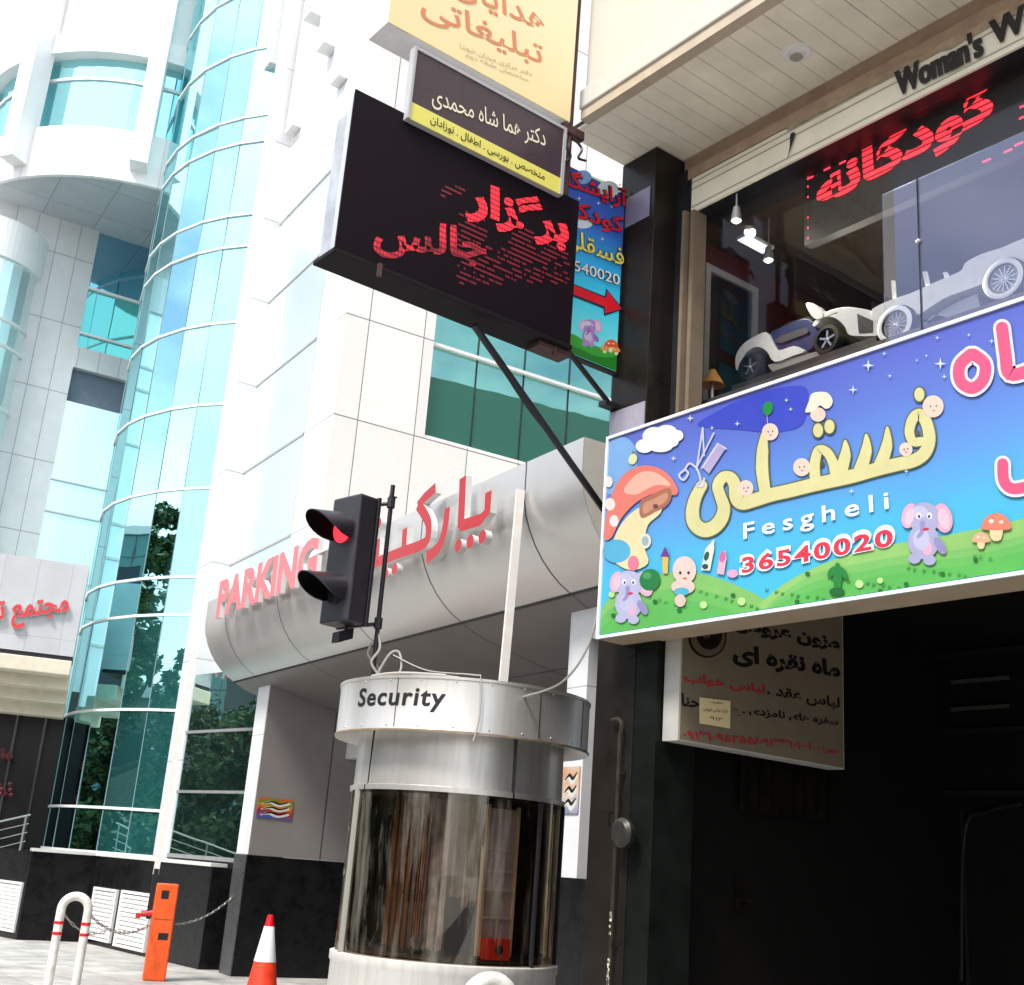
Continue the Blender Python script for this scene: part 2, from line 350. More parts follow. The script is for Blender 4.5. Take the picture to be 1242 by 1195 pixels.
def vgrad(name, stops, z0, z1, rough=.35, nz=.06, nscale=3.0, inkf=.66):
    """printed sheet whose ink runs through colour stops from height z0 to z1"""
    m = bpy.data.materials.new(name); m.use_nodes = True; MAT[name] = m
    N = m.node_tree.nodes; L = m.node_tree.links; b = N['Principled BSDF']; b.inputs['Roughness'].default_value = rough
    tc = N.new('ShaderNodeTexCoord'); sp = N.new('ShaderNodeSeparateXYZ'); L.new(tc.outputs['Object'], sp.inputs[0])
    t = N.new('ShaderNodeTexNoise'); t.inputs['Scale'].default_value = nscale; L.new(tc.outputs['Object'], t.inputs['Vector'])
    mr = N.new('ShaderNodeMapRange'); mr.inputs[1].default_value = z0; mr.inputs[2].default_value = z1; L.new(sp.outputs[2], mr.inputs[0])
    ad = N.new('ShaderNodeMath'); ad.operation = 'MULTIPLY_ADD'; ad.inputs[1].default_value = nz*2; L.new(t.outputs['Fac'], ad.inputs[0])
    su = N.new('ShaderNodeMath'); su.operation = 'SUBTRACT'; su.inputs[1].default_value = nz; L.new(mr.outputs[0], su.inputs[0]); L.new(su.outputs[0], ad.inputs[2])
    cr = N.new('ShaderNodeValToRGB'); L.new(ad.outputs[0], cr.inputs['Fac']); e = cr.color_ramp.elements
    ink = lambda c: (*(inkf*v for v in lin(c)), 1)
    e[0].position, e[0].color = stops[0][0], ink(stops[0][1]); e[1].position, e[1].color = stops[-1][0], ink(stops[-1][1])
    for p, c in stops[1:-1]:
        k = e.new(p); k.color = ink(c)
    L.new(cr.outputs['Color'], b.inputs['Base Color']); return m
WHITE = mat('white_paint', (.80, .80, .79), .45, noise=.06)
CREAM = mat('cream_paint', (.74, .70, .60), .5, noise=.07, nscale=3)
ALU = mat('brushed_aluminium', (.62, .62, .63), .38, .75, noise=.06)
DARKM = mat('dark_metal', (.018, .018, .022), .45, .2, noise=.2)
GRAN = mat('black_granite', (.009, .009, .010), .28, spec=.22, noise=.5, nscale=5)
BLACK = mat('black_print', (.008, .008, .009), .45)
RED = mat('red_acrylic', lin((226, 22, 36)), .3)

# ================================================================== THE SETTING
pv = panels('stone_paving', (.45, .435, .41), [(0, .6, .1, .012), (1, .6, .2, .012)], line=(.2, .19, .18), rough=.75, noise=.38, tone=.16)
g = MB().add([(-400, -400, -.01), (400, -400, -.01), (400, 400, -.01), (-400, 400, -.01)], [(0, 1, 2, 3)]).build('ground', mat('dusty_ground', (.36, .345, .32), .9, noise=.2, nscale=1.2)); g['kind'] = 'structure'
g = MB().box(-2.2, 30, -25, 60, -.2, 0).build('pavement', pv); g['kind'] = 'structure'
g = MB().box(-12, -2.35, -60, 90, -.2, -.004).build('road', mat('asphalt', (.05, .05, .052), .85, noise=.25, nscale=3, bump=.3)); g['kind'] = 'structure'
g = MB().box(-2.35, -2.2, -25, 60, -.2, .004).build('kerb', mat('kerb_stone', (.34, .33, .31), .8, noise=.15)); g['kind'] = 'structure'

# ================================================================== OFFICE BUILDING (turned 6 degrees from the shop row)
AZ = R(6.0)
PN_, PT_ = Vector((math.cos(AZ), -math.sin(AZ), 0)), Vector((math.sin(AZ), math.cos(AZ), 0))
def PL(n, t, z=0.0): return PN_*n+PT_*t+Vector((0, 0, z))
N0, T0 = 6.3, 15.75                                     # the white corner: local x = n-N0, y = t-T0
off = thing('office_building', PL(N0, T0, 0), 'white clad office building with a round teal glass tower and a curved parking canopy', 'building', rotz=-AZ)
def lb(n0, n1, t0, t1, z0, z1, mb=None, mi=0): return (mb or MB()).box(n0-N0, n1-N0, t0-T0, t1-T0, z0, z1, mi)
WP_F = panels('white_cladding_front', (.80, .775, .73), [(0, .95, .39, .016), (2, 1.64, 7.85-1.64*4, .018)], line=(.22, .2, .19), noise=.025, tone=.05)
WP_S = panels('white_cladding_side', (.82, .82, .82), [(1, 1.15, 0, .014), (2, 1.64, 7.85-1.64*4, .018)], line=(.30, .30, .31))
WP_G = panels('grey_cladding', (.62, .63, .64), [(0, .47, .1, .014), (2, 1.64, 1.29, .018)], line=(.28, .28, .3))
WP_R = mat('white_curved_cladding', (.84, .84, .84), .4, noise=.05, nscale=1.5)
TG = mirror_glass('teal_mirror_glass', (.47, .85, .90), (.05, .30, .30), .80)
TGS = mirror_glass('pale_mirror_glass', (.88, .98, .98), (.4, .55, .55), .88)
TGU = mirror_glass('frosted_pale_glass', (.93, 1, 1), (.72, .82, .82), .7, rough=.34)
TGG = mirror_glass('ground_mirror_glass', (.62, .86, .82), (.02, .05, .05), .80)
TGF = mirror_glass('green_mirror_glass', (.42, .80, .68), (.05, .27, .20), .62)
TGB = mirror_glass('blue_mirror_glass', (.34, .62, .78), (.03, .12, .20), .7)
# front wall with a long green window, and what stands under it behind the canopy
m = MB()
lb(6.3, 7.82, 15.75, 16.05, 4.7, 24, m); lb(7.82, 12.5, 15.75, 16.05, 4.7, 7.88, m); lb(7.82, 12.5, 15.75, 16.05, 13.6, 24, m); lb(12.5, 22, 15.75, 16.05, 4.7, 24, m)
m.build('front_wall', WP_F, off, local=True)
win = lb(7.82, 12.5, 15.87, 15.90, 7.88, 13.6).build('window', TGF, off, local=True)
for z in (7.88, 9.45, 11.1, 12.7): lb(7.82, 12.5, 15.79, 15.868, z, z+.05).build('frame_bar', WHITE, win, local=True)
for n in (8.69, 9.59, 10.49, 11.4): lb(n-.009, n+.009, 15.852, 15.868, 7.95, 13.6).build('mullion', DARKM, win, local=True)
# street side wall: white corner strip, pale glass, pilaster
m = MB()
lb(6.3, 6.6, 16.05, 16.85, 4.7, 24, m); lb(6.3, 6.6, 16.85, 19.6, 12.75, 24, m); lb(6.6, 6.7, 16.85, 19.6, 1.3, 12.75, m)
m.build('side_wall', WP_S, off, local=True)
sg = MB()
for z0, z1 in ((4.3, 6.2), (6.24, 7.85), (7.89, 9.48), (9.52, 11.13), (11.17, 12.75)):
    lb(6.33, 6.36, 16.95, 19.6, z0, z1, sg)
sgo = sg.build('side_window', TGU, off, local=True)
for z in (6.2, 7.85, 9.48, 11.13): lb(6.315, 6.37, 16.95, 19.6, z, z+.035).build('rail', mat('grey_rail', (.40, .40, .41), .4), sgo, local=True)
# ground floor window beside the column, set askew between pilaster and column
gfr = Frame(PL(6.02, 19.6, 0), PL(6.62, 17.05, 0)-PL(6.02, 19.6, 0)); GW = 2.62
gw = MB()
for z0, z1 in ((1.5, 2.42), (2.46, 3.35), (3.39, 4.3)): gw.fbox(gfr, 0, GW, z0, z1, -.02, 0)
gwo = gw.build('ground_window', TGG, off)
for z in (1.44, 2.42, 3.35): MB().fbox(gfr, 0, GW, z, z+.04 if z > 2 else z+.06, .001, .03).build('rail', ALU, gwo)
lb(6.0, 6.75, 19.6, 20.35, 1.4, 24).build('pilaster', panels('pilaster_cladding', (.66, .67, .69), [(2, 1.64, 1.29, .016)], line=(.36, .36, .38)), off, local=True)
lb(7.5, 22, 16.05, 30, 3.0, 23.5).build('core', mat('core_render', (.6, .6, .6), .7), off, local=True)
# stepped fins along the top of the side wall
for t0, zb in ((20.75, 16.75), (18.65, 16.6), (16.55, 16.5), (22.6, 16.9)):
    for i in range(3):
        lb(5.93+.1*i, 6.3, t0-.72*i-.17, t0-.72*i+.17+.02*i, zb-1.08*i, 24).build('fin', WP_R, off, local=True, bev=.01)
# the round glass tower
TC = Vector((11.65, 22.45, 0)); TR = 4.23
ANG = [-118, -130, -142, -151.3, -160.1, -171, -180.5, -190, -200, -212, -226, -242]
def tw(a, z, r=TR): return (TC.x+r*math.cos(R(a)), TC.y+r*math.sin(R(a)), z)
FL = [1.42, 2.15, 3.81, 5.47, 6.15, 7.8, 9.43, 11.09, 12.71, 13.41, 15.06, 15.66, 17.3, 18.9, 20.5, 22.5]
random.seed(3); m = MB()
for a0, a1 in zip(ANG, ANG[1:]):
    for z0, z1 in zip(FL, FL[1:]):
        e = [random.uniform(-.006, .006) for _ in range(3)]
        m.add([tw(a0, z0, TR+e[0]), tw(a1, z0, TR+e[1]), tw(a1, z1, TR+e[2]), tw(a0, z1, TR+e[0]+e[2]-e[1])], [(0, 1, 2), (0, 2, 3)])
m.build('tower_glass', TG, off, solid=2)
for z in FL[:-1]:
    m = MB(); V = []
    for a in ANG: V += [tw(a, z-.022, TR-.02), tw(a, z-.022, TR+.03), tw(a, z+.022, TR+.03), tw(a, z+.022, TR-.02)]
    m.add(V, [(4*i+j, 4*i+(j+1) % 4, 4*i+4+(j+1) % 4, 4*i+4+j) for i in range(len(ANG)-1) for j in range(4)])
    m.build('tower_rail', WHITE, off)
for a in ANG[1:-1]:
    MB().tube([tw(a, 1.4, TR+.004), tw(a, 22.5, TR+.004)], .006, 6).build('tower_mullion', mat('grey_seal', (.25, .33, .34), .5), off)
MB().lathe([(TR+.06, 22.5), (TR+.06, 23.2), (0, 23.2)], TC, 40, 90, 270).build('tower_cap', WP_R, off)
# recessed bay left of the tower
lb(0.6, 4.46, 27.12, 27.6, 4.0, 15.28).build('bay_wall', WP_G, off, local=True)
lb(4.46, 7.9, 27.18, 27.24, 13.83, 15.28).build('bay_window', TGB, off, local=True)
bw = lb(4.46, 7.9, 27.18, 27.24, 12.31, 13.77).build('bay_window', mirror_glass('deep_teal_glass', (.30, .72, .70), (.08, .42, .40), .5), off, local=True)
lb(4.46, 7.9, 27.10, 27.18, 13.77, 13.83).build('frame_bar', WHITE, bw, local=True); lb(4.46, 7.9, 27.11, 27.18, 12.64, 12.69).build('frame_bar', WHITE, bw, local=True)
lb(4.46, 7.9, 27.09, 27.4, 11.80, 12.31).build('bay_band', WP_G, off, local=True)
lb(4.46, 7.9, 27.26, 27.34, 10.99, 11.80).build('bay_opening', mat('slate_shutter', (.12, .15, .20), .5, noise=.15), off, local=True)
bw = lb(4.46, 7.9, 27.14, 27.2, 4.0, 10.99).build('bay_window', TGU, off, local=True)
for z in (6.92, 8.39, 9.12): lb(4.46, 7.9, 27.10, 27.14, z, z+.03).build('frame_bar', ALU, bw, local=True)
# round upper storey with its soffit, window band and fins
RC = PL(5.65, 28.36); RR = 4.12
def rw(a, r=RR): return (RC.x+r*math.cos(R(a)-AZ), RC.y+r*math.sin(R(a)-AZ))
m = MB().lathe([(RR, 16.52), (RR, 15.28), (RR-.06, 15.27), (.2, 15.27)], RC, 60, 150, 320)
m.build('round_storey_band', [panels('white_curved_panels', (.85, .85, .85), [(0, 1.3, 0, .012)], line=(.55, .55, .57), noise=.03)], off)
MB().lathe([(RR-.09, 15.264), (.2, 15.264)], RC, 60, 150, 320).build('round_storey_soffit', panels('grey_soffit', (.50, .53, .56), [(0, 1.15, .3, .02), (1, 1.3, .2, .02)], line=(.3, .31, .33)), off)
rwn = MB().lathe([(RR-.25, 16.52), (RR-.25, 18.44)], RC, 26, 150, 320).build('round_storey_window', TG, off, solid=2)
m = MB()
m.lathe([(RR-.3, 17.86), (RR-.21, 17.86), (RR-.21, 17.93), (RR-.3, 17.93)], RC, 40, 150, 320); m.build('rail', WHITE, rwn)
MB().lathe([(RR-.3, 18.44), (RR+.02, 18.44), (RR+.02, 18.95), (RR-.12, 18.95), (RR-.12, 27)], RC, 60, 150, 320).build('round_storey_parapet', WP_R, off)
for a in (-143, -105.5, -178):
    ca, sa = math.cos(R(a)-AZ), math.sin(R(a)-AZ)
    MB().obox((RC.x+ca*(RR+.16), RC.y+sa*(RR+.16), 21.2), (ca*.28, sa*.28, 0), (-sa*.19, ca*.19, 0), (0, 0, 5.64)).build('fin', WP_R, off, bev=.01)
# lower round glass bay at the far left
LC = PL(2.28, 27.7)
lg = MB().lathe([(1.2, 3), (1.2, 13.64)], LC, 18, 170, 380).build('bay_glass', TGU, off, solid=2)
for z in (5.67, 7.6, 8.39, 10.3, 11.66, 12.23): MB().lathe([(1.17, z), (1.24, z), (1.24, z+.06), (1.17, z+.06)], LC, 40, 170, 380).build('rail', WHITE, lg)
MB().lathe([(1.2, 13.64), (1.28, 13.64), (1.28, 14.55), (0, 14.55)], LC, 40, 170, 380).build('bay_cap', WP_R, off)
# black granite plinth with white louvred vents
gp = [(3.0, 27.0), (4.40, 21.63), (5.44, 21.62), (5.93, 18.13), (6.02, 17.46), (6.9, 17.46), (6.9, 27.0)]
m = MB(); k = len(gp); P = [PL(*p, 0) for p in gp]; Q = [PL(*p, 1.36) for p in gp]
m.add(P+Q, [(i, (i+1) % k, k+(i+1) % k, k+i) for i in range(k)]); m.add(Q, [tuple(range(k))])
m.build('granite_plinth', GRAN, off)
P2 = [PL(a, b, 1.36) for a, b in gp]; m = MB()
for i, j in ((1, 2), (2, 3), (3, 4)):
    a, b = P2[i], P2[j]; d = (b-a).normalized(); nn = Vector((d.y, -d.x, 0))
    m.obox((a+b)/2+Vector((0, 0, .03))-nn*.10, (b-a)/2, nn*.13, (0, 0, .025))
m.build('plinth_sill', mat('pale_sill', (.62, .62, .6), .5, noise=.1), off)
def vent(p, q, z0, z1):
    a, b = PL(*p, 0), PL(*q, 0); d = (b-a).normalized(); nn = Vector((d.y, -d.x, 0)); w = (b-a).length; c = (a+b)/2
    if nn.dot(EYE-c) < 0: nn = -nn
    m = MB(); h = z1-z0
    for s in (-1, 1): m.obox(c+d*s*(w/2-.02)+nn*.02+Vector((0, 0, (z0+z1)/2)), d*.02, nn*.024, (0, 0, h/2))
    for s in (0, 1): m.obox(c+nn*.02+Vector((0, 0, z0+.02+s*(h-.04))), d*(w/2-.041), nn*.022, (0, 0, .02))
    v = m.build('vent_grille', WHITE, off); m = MB(); n = 11
    for i in range(n): m.obox(c+nn*.022+Vector((0, 0, z0+.05+(h-.1)*(i+.5)/n)), d*(w/2-.042), nn*.012+Vector((0, 0, -.016)), Vector((0, 0, .014))+nn*.004)
    m.build('louvre', WHITE, v)
vent((5.465, 21.44), (5.595, 20.5), .08, .88); vent((5.62, 20.33), (5.775, 19.2), .06, .89); vent((4.12, 22.75), (4.385, 21.72), .1, .87)
# entrance: sign band, beige ribs, dark doorway, steps
ea, eb = PL(4.55, 22.0), PL(2.95, 22.37); ed = (eb-ea).normalized(); en = Vector((-ed.y, ed.x, 0))
if en.dot(EYE-ea) < 0: en = -en
ec = (ea+eb)/2; eh = (eb-ea).length/2
MB().obox(ec-en*.4+Vector((0, 0, 5.45)), ed*eh, en*.4, (0, 0, .82)).build('entrance_band', panels('entrance_cladding', (.50, .51, .53), [(0, .55, .2, .012), (2, 1.5, 4.9, .01)], line=(.4, .4, .42)), off)
MB().obox(ec-en*.38+Vector((0, 0, 4.595)), ed*eh, en*.36, (0, 0, .03)).build('entrance_trim', DARKM, off)
for i in range(4): MB().obox(ec-en*(.15+.45*i)+Vector((0, 0, 4.42-.2*i)), ed*eh, en*.2, (0, 0, .13)).build('entrance_rib', mat('beige_rib', (.66, .60, .47), .5, noise=.1), off, bev=.02)
MB().obox(ec-en*2.3+Vector((0, 0, 2.2)), ed*(eh+.4), en*.05, (0, 0, 1.6)).build('entrance_door', mat('dark_door_glass', (.006, .0055, .006), .3, spec=.25), off)
for k in range(5): MB().obox(ec+ed*(-1.0+.5*k)-en*2.22+Vector((0, 0, 2.2)), ed*.02, en*.03, (0, 0, 1.6)).build('door_bar', mat('dark_bar', (.035, .03, .028), .4), off)
lb(1.6, 5.2, 26.9, 27.0, 1.36, 4.6).build('entrance_wall', mat('dark_reveal', (.03, .026, .024), .6), off, local=True)
# column, plaque wall, jamb and lintel of the parking entrance
cw = panels('column_cladding', (.70, .71, .73), [(2, 1.64, 1.56, .012)], line=(.4, .4, .42))
lb(6.2, 6.75, 16.64, 17.08, 1.56, 4.25).build('column', cw, off, local=True, bev=.012)
lb(6.185, 6.75, 16.63, 17.10, 0, 1.56).build('column_plinth', mat('grey_granite', (.05, .05, .052), .3, noise=.4, nscale=20), off, local=True, bev=.01)
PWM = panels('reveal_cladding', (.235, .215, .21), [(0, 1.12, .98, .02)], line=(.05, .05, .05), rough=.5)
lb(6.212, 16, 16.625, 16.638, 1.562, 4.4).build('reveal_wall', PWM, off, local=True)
lb(6.195, 16, 16.615, 16.628, 0, 1.56).build('reveal_plinth', GRAN, off, local=True)
m = MB(); lb(6.2, 6.5, 8.78, 9.09, 1.57, 3.98, m); lb(6.2, 6.5, 8.1, 8.778, 3.62, 3.96, m)
m.build('jamb', cw, off, local=True)
lb(6.19, 6.5, 8.1, 9.1, 0, 1.568).build('jamb_plinth', GRAN, off, local=True)
lb(6.35, 6.5, 8.1, 8.776, 1.57, 3.618).build('guard_window', mat('dark_window', (.015, .016, .017), .1), off, local=True)
# the curved canopy: a bulging aluminium face that turns under into a sloping soffit
prof = [(5.43, 5.12), (5.435, 4.76), (5.46, 4.63), (5.51, 4.50), (5.58, 4.37), (5.67, 4.25), (5.77, 4.15), (5.88, 4.065), (6.0, 4.0)]
prof2 = [(6.0, 4.0), (6.2, 3.90), (6.6, 3.79), (7.2, 3.66), (8.4, 3.5), (11, 3.4)]
CT0, CT1 = 7.93, 17.6
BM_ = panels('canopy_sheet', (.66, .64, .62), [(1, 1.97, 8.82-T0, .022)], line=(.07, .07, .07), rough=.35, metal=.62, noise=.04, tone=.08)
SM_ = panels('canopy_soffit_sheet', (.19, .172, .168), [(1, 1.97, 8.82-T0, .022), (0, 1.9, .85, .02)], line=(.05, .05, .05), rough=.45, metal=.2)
def sweep(pf, name, mt, **k):
    mb = MB(); n = len(pf); V = [(a-N0, CT0-T0, z) for a, z in pf]+[(a-N0, CT1-T0, z) for a, z in pf]
    mb.add(V, [(i, i+1, n+i+1, n+i) for i in range(n-1)]); return mb.build(name, mt, off, local=True, **k)
sweep(prof, 'canopy_face', BM_, smooth=True)
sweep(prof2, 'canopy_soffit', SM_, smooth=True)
MB().tube([(6.0-N0, CT0-T0, 4.0), (6.0-N0, CT1-T0, 4.0)], .016, 6).build('canopy_seam', DARKM, off, local=True)
m = lb(5.44, 12, CT0+.01, 15.745, 5.05, 5.115); lb(5.44, 6.295, 15.75, CT1-.01, 5.05, 5.115, m); m.build('canopy_roof', mat('roof_sheet', (.55, .55, .54), .5), off, local=True)
for t in (CT0-.004, CT1+.004):
    fr = Frame(PL(0, t, 0), PN_); pts = [(a, z) for a, z in prof+prof2[1:5]]+[(8.4, 5.12)]
    MB().fpoly(fr, pts, 0).build('canopy_end', mat('canopy_end_sheet', (.60, .57, .52), .45, noise=.06), off)
# bollard side darkness inside the car park
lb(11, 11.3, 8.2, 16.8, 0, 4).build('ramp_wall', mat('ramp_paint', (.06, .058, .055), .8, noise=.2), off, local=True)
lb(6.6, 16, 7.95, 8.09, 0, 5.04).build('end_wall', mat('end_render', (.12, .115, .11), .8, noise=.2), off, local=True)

# ------------------------------------------------------------------ lettering on the office building
LW = mat('letter_return', (.66, .66, .65), .4)
fr = Frame(PL(5.34, 12, 0), -PT_)                         # just in front of the canopy face, read from the street
LR = mat('deep_red_acrylic', lin((172, 10, 20)), .35)
pk = MB(); PKO = [0]
def P7(x, y): return fr.px(354+x/4.14, 564+y/4.14)
def pkstroke(pts, w, sm=4):
    P = [P7(*q) for q in (cat_rom(pts, sm) if sm else pts)]; k = .0038*10/4.14
    L, Q = ribbon(P, [v*.0031 for v in w] if isinstance(w, list) else w*.0031); o = [tuple(q) for q in L]+[tuple(q) for q in Q[::-1]]
    PKO[0] += .0006; pk.prism(fr, o, 0, .065+PKO[0], 0, 1)
def pkdot(x, y, r=25):
    c = P7(x, y); PKO[0] += .0006; pk.prism(fr, [(c[0]+r*.0026*math.cos(t), c[1]+r*.0026*math.sin(t)) for t in (2*math.pi*i/20 for i in range(20))], 0, .065+PKO[0], 0, 1)
pkstroke([(1018, 142), (1012, 240), (978, 282), (884, 312), (880, 300)], 38, 0); pkstroke([(888, 70), (884, 190), (878, 318)], 40, 0)
for q in ((866, 412), (926, 392), (988, 368)): pkdot(*q)
pkstroke([(812, 222), (798, 330), (768, 420), (706, 474)], [34, 38, 38, 44])
pkstroke([(752, 122), (700, 168), (662, 214)], 36, 0); pkstroke([(664, 206), (712, 286), (716, 356), (690, 404), (560, 452), (432, 504), (330, 542), (250, 560)], 38)
pkstroke([(598, 326), (592, 440)], 34, 0); pkdot(500, 552, 24); pkdot(546, 528, 24)
pkstroke([(462, 380), (456, 490)], 34, 0); pkdot(468, 300, 22)
pkstroke([(404, 262), (352, 306), (316, 350)], 34, 0); pkstroke([(318, 342), (364, 420), (360, 490), (330, 540)], 36); pkstroke([(402, 206), (350, 250), (312, 292)], 24, 0)
tag(pk.build('channel_letters', [LR, LW], solid=2), 'large red Persian raised letters beside the traffic light on the grey canopy', 'sign letters')
pk = tpx('PARKING', fr, (266, 752), (388, 704), (272, 706), d=0, extrude=.06, bold=.045, mside=1)
tag(pk.build('channel_letters', [mat('glare_paled_red', lin((214, 104, 110)), .35), LW], solid=2), 'pale pink raised Latin letters spelling PARKING on the left end of the canopy', 'sign letters')  # red paled so the letter colour carries haze and glare
fr = Frame(ea+en*.03, (ea-eb).normalized())
pk = tpx(fa('مجتمع تجاری'), fr, (-58, 773), (84, 755), (-58, 733), d=0, extrude=.05, bold=.03, mside=1)
tag(pk.build('channel_letters', [mat('pink_red_acrylic', lin((206, 56, 60)), .35), LW], solid=2), 'small red Persian raised letters on the pale band above the left entrance', 'sign letters')

# ================================================================== SHOP BUILDING
shop = thing('shop_building', (4.5, 5.0, 0), 'cream shop building with boarded overhang, black pillar and a display window above the street', 'building')
ZS = 5.93
# overhanging upper storeys
FC = mat('cream_fascia', (.60, .56, .475), .5, noise=.06, nscale=1.5)
m = MB(); m.box(3.99, 12, -9, 4.86, 6.12, 11.5); m.build('upper_storey', FC, shop)
MB().box(12.01, 30, -9, 4.5, 0, 13.6).build('rear_block', mat('drab_render', (.13, .12, .105), .85, noise=.2), shop)
m = MB(); m.box(3.955, 12, -9, 4.875, 5.985, 6.118); m.build('fascia_band', mat('pale_fascia_band', (.58, .56, .51), .45, noise=.05), shop, bev=.008)
MB().box(3.97, 4.04, -9, 4.868, 5.915, 5.983).build('fascia_lip', mat('tan_lip', (.50, .42, .32), .5, noise=.15), shop)
m = MB(); y = 5.06; random.seed(11)
while y > -6:
    w = .118; m.box(4.042, 4.775, y-w, y-.004, 5.93+random.uniform(-.0015, .0015), 5.95); y -= w
m.build('soffit_boards', [mat('cream_board', (.86, .81, .68), .5, noise=.12, nscale=4)], shop)
m = MB(); m.box(4.045, 4.9, -6, 5.065, 5.951, 5.984); m.build('soffit_backing', mat('dark_gap', (.05, .045, .04), .8), shop)
dl = MB().lathe([(.001, 5.90), (.045, 5.905), (.048, 5.92), (.078, 5.922), (.085, 5.931)], (4.42, 3.60, 0), 24).build('downlight', WHITE, shop, smooth=True)
MB().lathe([(.001, 5.899), (.036, 5.899)], (4.42, 3.60, 0), 20).build('bulb', mat('grey_bulb', (.35, .33, .28), .3), dl)
# moulding, shutter box
BRN = mat('brown_moulding', (.40, .285, .20), .55, noise=.25, nscale=6)
m = MB(); m.box(4.735, 4.85, -6, 4.74, 5.815, 5.928); m.box(4.70, 4.86, -6, 4.735, 5.742, 5.813); m.build('moulding', BRN, shop)
MB().box(4.727, 5.0, -6, 4.643, 5.503, 5.736).build('shutter_roll', DARKM, shop)
sh = MB(); sh.box(4.705, 4.726, -6, 4.645, 5.5, 5.738)
sb = sh.build('shutter_box', mat('cream_shutter_box', (.88, .83, .68), .5, noise=.12, nscale=3), shop, bev=.006)
m = MB()
for z in (5.53, 5.655, 5.70): m.box(4.700, 4.706, -6, 4.64, z, z+.006)
m.build('groove', mat('groove_line', (.42, .39, .31), .6), sb)
fr = Frame((4.70, 4.645, 5.5), (0, -1, 0)); random.seed(5)
top = [(a*.07+.75, .245) for a in range(70)]; bot = [(x, .225-.06*max(0, math.sin((x-.7)*.55))*random.uniform(.55, 1.0)-.012*random.random()) for x, _ in top]
MB().fpoly(fr, top+bot[::-1], .004).build('torn_tape', mat('stained_tape', (.40, .29, .20), .7, noise=.4, nscale=14), sb)
MB().fpoly(fr, cat_rom([(.78, .175), (.815, .165), (.80, .12), (.775, .06), (.755, .02), (.775, .09)], 3, True), .006).build('paint_flake', BLACK, sb)
def SB(x, y): return (780+x/2.688, y/2.688)
m = MB()
for k in range(3):                                       # heavy painted letters: the same word brushed three times side by side
    o_ = (k-1)*3.6
    tpx("Woman's", fr, SB(832+o_, 318-o_*.45), SB(1112+o_, 182-o_*.45), SB(822+o_, 232-o_*.45), d=.0048+k*.0003, bold=.022, mb=m)
    tpx('Wear', fr, SB(1140+o_, 155-o_*.45), SB(1395+o_, 28-o_*.45), SB(1130+o_, 72-o_*.45), d=.0048+k*.0003, bold=.022, mb=m)
m.build('lettering', BLACK, sb)
# pillar and the ground floor passage
PIL = mat('polished_black_stone', (.016, .0125, .0105), .3, spec=.18, noise=.4, nscale=3)
m = MB(); m.box(4.5, 4.8, 4.75, 5.06, 0, 5.925); pl = m.build('pillar', PIL, shop, bev=.006)
MB().box(4.492, 4.4985, 4.755, 5.05, 4.03, 4.22).build('pillar_patch', mat('lavender_plate', (.33, .31, .38), .45, noise=.15), pl)
MB().box(4.493, 4.4985, 4.79, 5.052, 5.45, 5.66).build('pillar_patch', mat('violet_reflection', (.22, .21, .30), .35, noise=.15), pl)  # upper violet patch paints a reflection onto the polished stone
m = MB(); m.box(4.502, 4.80, 4.58, 4.745, 0, 3.9); m.build('side_pier', mat('dark_green_stone', (.0075, .0095, .008), .32, spec=.12, noise=.5, nscale=4), shop, bev=.004)
TRIM = mat('brown_trim', (.19, .145, .10), .5, noise=.15)
for q_ in ((4.66, 4.80, 4.648, 4.672, 3.9, 5.5), (4.69, 4.80, 4.60, 4.628, 3.9, 5.5)): MB().box(*q_).build('window_trim', TRIM, shop)
MB().box(4.70, 4.80, 4.629, 4.647, 3.9, 5.5).build('window_seal', mat('brown_seal', (.09, .04, .03), .6), shop)
m = MB(); m.box(4.69, 4.86, 4.674, 4.748, 3.905, 5.81); m.box(4.71, 4.86, 4.647, 4.6735, 5.502, 5.74); m.build('window_post', DARKM, shop)
# floor slab over the passage, side and back walls
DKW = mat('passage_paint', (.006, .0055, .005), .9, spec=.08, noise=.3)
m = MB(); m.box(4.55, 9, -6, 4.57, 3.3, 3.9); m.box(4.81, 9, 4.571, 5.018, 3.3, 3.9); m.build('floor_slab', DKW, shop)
m = MB(); m.box(4.53, 4.9, -6, 4.0, 2.93, 3.295); m.build('lintel', mat('brown_lintel', (.14, .10, .07), .6, noise=.3), shop)
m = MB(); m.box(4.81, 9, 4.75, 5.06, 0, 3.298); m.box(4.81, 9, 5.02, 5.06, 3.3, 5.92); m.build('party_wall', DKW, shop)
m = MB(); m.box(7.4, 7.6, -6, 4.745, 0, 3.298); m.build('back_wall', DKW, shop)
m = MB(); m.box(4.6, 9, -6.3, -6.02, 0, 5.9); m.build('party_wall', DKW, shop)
# display room behind the glass
m = MB(); m.box(4.87, 9, -6, 4.97, 3.902, 4.31); m.build('display_floor', mat('display_floor_paint', (.05, .042, .04), .5, noise=.2), shop)
m = MB(); m.box(8.6, 8.8, -6, 5.01, 4.315, 5.92); m.build('room_wall', mat('maroon_wall', (.085, .018, .013), .7, noise=.15), shop)
m = MB(); m.box(4.81, 8.59, 4.98, 5.015, 4.315, 5.74); m.build('room_wall', mat('maroon_side_wall', (.10, .022, .016), .65, noise=.15), shop)
m = MB(); m.box(5.01, 8.59, -6, 4.978, 5.62, 5.74); m.build('room_ceiling', mat('brown_ceiling', (.06, .035, .026), .6, noise=.2), shop)
gl = clear_glass('shop_glass', (.96, .96, .96), (.9, .95, 1), .012, grow=.12)
MB().box(4.80, 4.808, 3.345, 4.598, 3.95, 5.498).build('window_pane', gl, shop)
